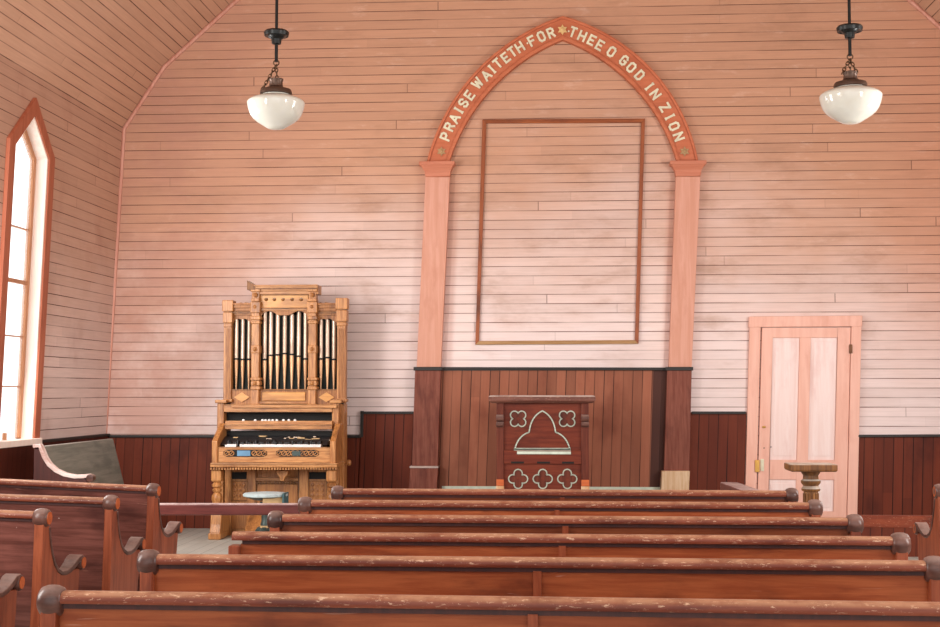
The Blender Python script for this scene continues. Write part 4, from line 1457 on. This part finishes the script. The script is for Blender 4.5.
# ------------------------------------------------------------------ pendant lamps
def ceil_z(x):
    for (a, b) in zip(PROF[:-1], PROF[1:]):
        if a[0] <= x <= b[0]:
            return a[1] + (b[1] - a[1]) * (x - a[0]) / (b[0] - a[0])
YLAMP = 8.6
def lamp(lab, axis_px, ys, wpx, tilt):
    """ys: photo heights of plate top, plate bottom, stem end, neck top, fitter bottom, glass top, widest, glass foot"""
    zz = [at(axis_px, y, YLAMP).z for y in ys]
    plate_t, plate_b, stem_b, neck, fit, gt, gw, gb = zz
    X = at(axis_px, ys[5], YLAMP).x
    R_ = wpx / 2 * YLAMP / FPX
    r = thing('pendant_lamp', lab, 'lamp', (X, YLAMP, gb), 'pendant lamps', world=True)
    cz = ceil_z(X)
    MB().lathe([(.010, plate_t), (.010, cz + .0)], (X, YLAMP, 0), 'z', 12).build('rod', MAT['iron'], r, smooth=True)
    MB().lathe([(.012, plate_b - .005), (.03, plate_b), (.034, plate_b + .03), (.05, plate_b + .04), (.055, plate_b + .05), (.078, plate_t - .035), (.083, plate_t - .012), (.074, plate_t), (.012, plate_t + .004)], (X, YLAMP, 0), 'z', 28).build('mount_plate', MAT['iron'], r, smooth=True)
    MB().lathe([(.011, stem_b), (.011, plate_b)], (X, YLAMP, 0), 'z', 12).build('stem', MAT['iron'], r, smooth=True)
    # chains from stem loop to three lugs
    mb0 = MB()
    mb0.tube([(X + .018 * math.cos(a), YLAMP, stem_b - .006 + .018 * math.sin(a)) for a in [2 * PI * k / 14 for k in range(14)]], .0045, 6, True)
    mb0.build('hanging_loop', MAT['chain'], r, smooth=True)
    for k, (ex, ey, ez) in enumerate(tilt):
        A = Vector((X, YLAMP, stem_b - .02))
        B = Vector((X + ex, YLAMP + ey, fit + ez))
        L = (B - A).length
        n = max(4, int(L / .024))
        mb = MB()
        d = (B - A).normalized()
        s1 = d.cross(Vector((0, 1, 0)))
        s1 = s1.normalized() if s1.length > .01 else Vector((1, 0, 0))
        s2 = d.cross(s1)
        for i in range(n):
            c = A + (B - A) * ((i + .5) / n)
            s_ = s1 if i % 2 else s2
            mb.tube([c + d * (.017 * math.cos(a)) + s_ * (.009 * math.sin(a)) for a in [2 * PI * j / 10 for j in range(10)]], .0036, 5, True)
        mb.build('chain', MAT['chain'], r, smooth=True)
    MB().lathe([(.03, neck + .004), (.047, neck), (.047, neck - .012), (.042, neck - .02), (.045, fit + .03), (.06, fit + .02), (.098, fit + .008), (.104, fit - .006), (.104, fit - .02), (.095, fit - .024)], (X, YLAMP, 0), 'z', 32).build('shade_fitter', MAT['bronze'], r, smooth=True)
    H = gw - gb
    prof = [(.004, gb), (R_ * .16, gb + H * .008), (R_ * .27, gb + H * .035), (R_ * .37, gb + H * .10), (R_ * .50, gb + H * .19), (R_ * .65, gb + H * .29), (R_ * .79, gb + H * .42), (R_ * .88, gb + H * .56), (R_ * .945, gb + H * .74), (R_ * .985, gb + H * .92), (R_ * 1.0, gb + H * 1.02), (R_ * .985, gw + (gt - gw) * .22), (R_ * .92, gw + (gt - gw) * .45), (R_ * .80, gw + (gt - gw) * .68), (R_ * .64, gw + (gt - gw) * .88), (R_ * .48, gt + .0), (R_ * .44, gt + .02)]
    MB().lathe(prof, (X, YLAMP, 0), 'z', 48, True).build('glass_shade', MAT['milk'], r, smooth=True)
    return r
lamp('left hanging lamp, white glass schoolhouse shade, chain slanting to one side', 276, (31, 44, 62, 79, 91, 96, 103.5, 129.5), 59, ((-.09, -.02, .0), (.012, -.03, .07)))
lamp('right hanging lamp, white glass schoolhouse shade, nearer the door', 850.5, (26, 38, 56, 72, 84, 88.5, 97, 124), 61, ((-.06, -.03, .06), (.035, -.03, .065), (.01, .04, .06)))

# ------------------------------------------------------------------ camera and light
cam = bpy.data.cameras.new('camera')
co = bpy.data.objects.new('camera', cam)
C.objects.link(co)
co.location = (0, 0, HC)
co.rotation_euler = (PI / 2 + PITCH, 0, YAW)
cam.sensor_fit = 'HORIZONTAL'
cam.sensor_width = 36
cam.lens = FPX / 940 * 36
cam.clip_end = 200
bpy.context.scene.camera = co

w = bpy.data.worlds.new('overcast')
bpy.context.scene.world = w
w.use_nodes = True
bg = w.node_tree.nodes['Background']
bg.inputs[0].default_value = (1, .985, .97, 1)
bg.inputs[1].default_value = 2.0

def area(name, loc, target, sx, sy, power, col=(1, .97, .94)):
    l = bpy.data.lights.new(name, 'AREA')
    l.shape = 'RECTANGLE'
    l.size, l.size_y = sx, sy
    l.energy = power
    l.color = col
    o = bpy.data.objects.new(name, l)
    C.objects.link(o)
    o.location = loc
    o.rotation_euler = (Vector(target) - Vector(loc)).to_track_quat('-Z', 'Y').to_euler()
    return o
area('fill_light_left', (-4.3, 8.6, 2.4), (0, 11.5, 1.6), 1.0, 2.2, 145)  # left and right pairs: added fill lamps, no window opening in the wall there
area('fill_light_right', (4.2, 8.6, 2.4), (0, 11.5, 1.6), 1.0, 2.2, 145)
area('fill_light_left_rear', (-4.3, 4.0, 2.4), (0, 5.5, .8), 1.0, 2.2, 150)
area('fill_light_right_rear', (4.2, 4.0, 2.4), (0, 5.5, .8), 1.0, 2.2, 150)
area('window_light_corner', (-4.3, 11.2, 2.3), (-1, 12.5, 1.2), .8, 2.0, 40)

vs = bpy.context.scene.view_settings
vs.view_transform = 'Standard'
vs.look = 'None'
vs.exposure = 0.0
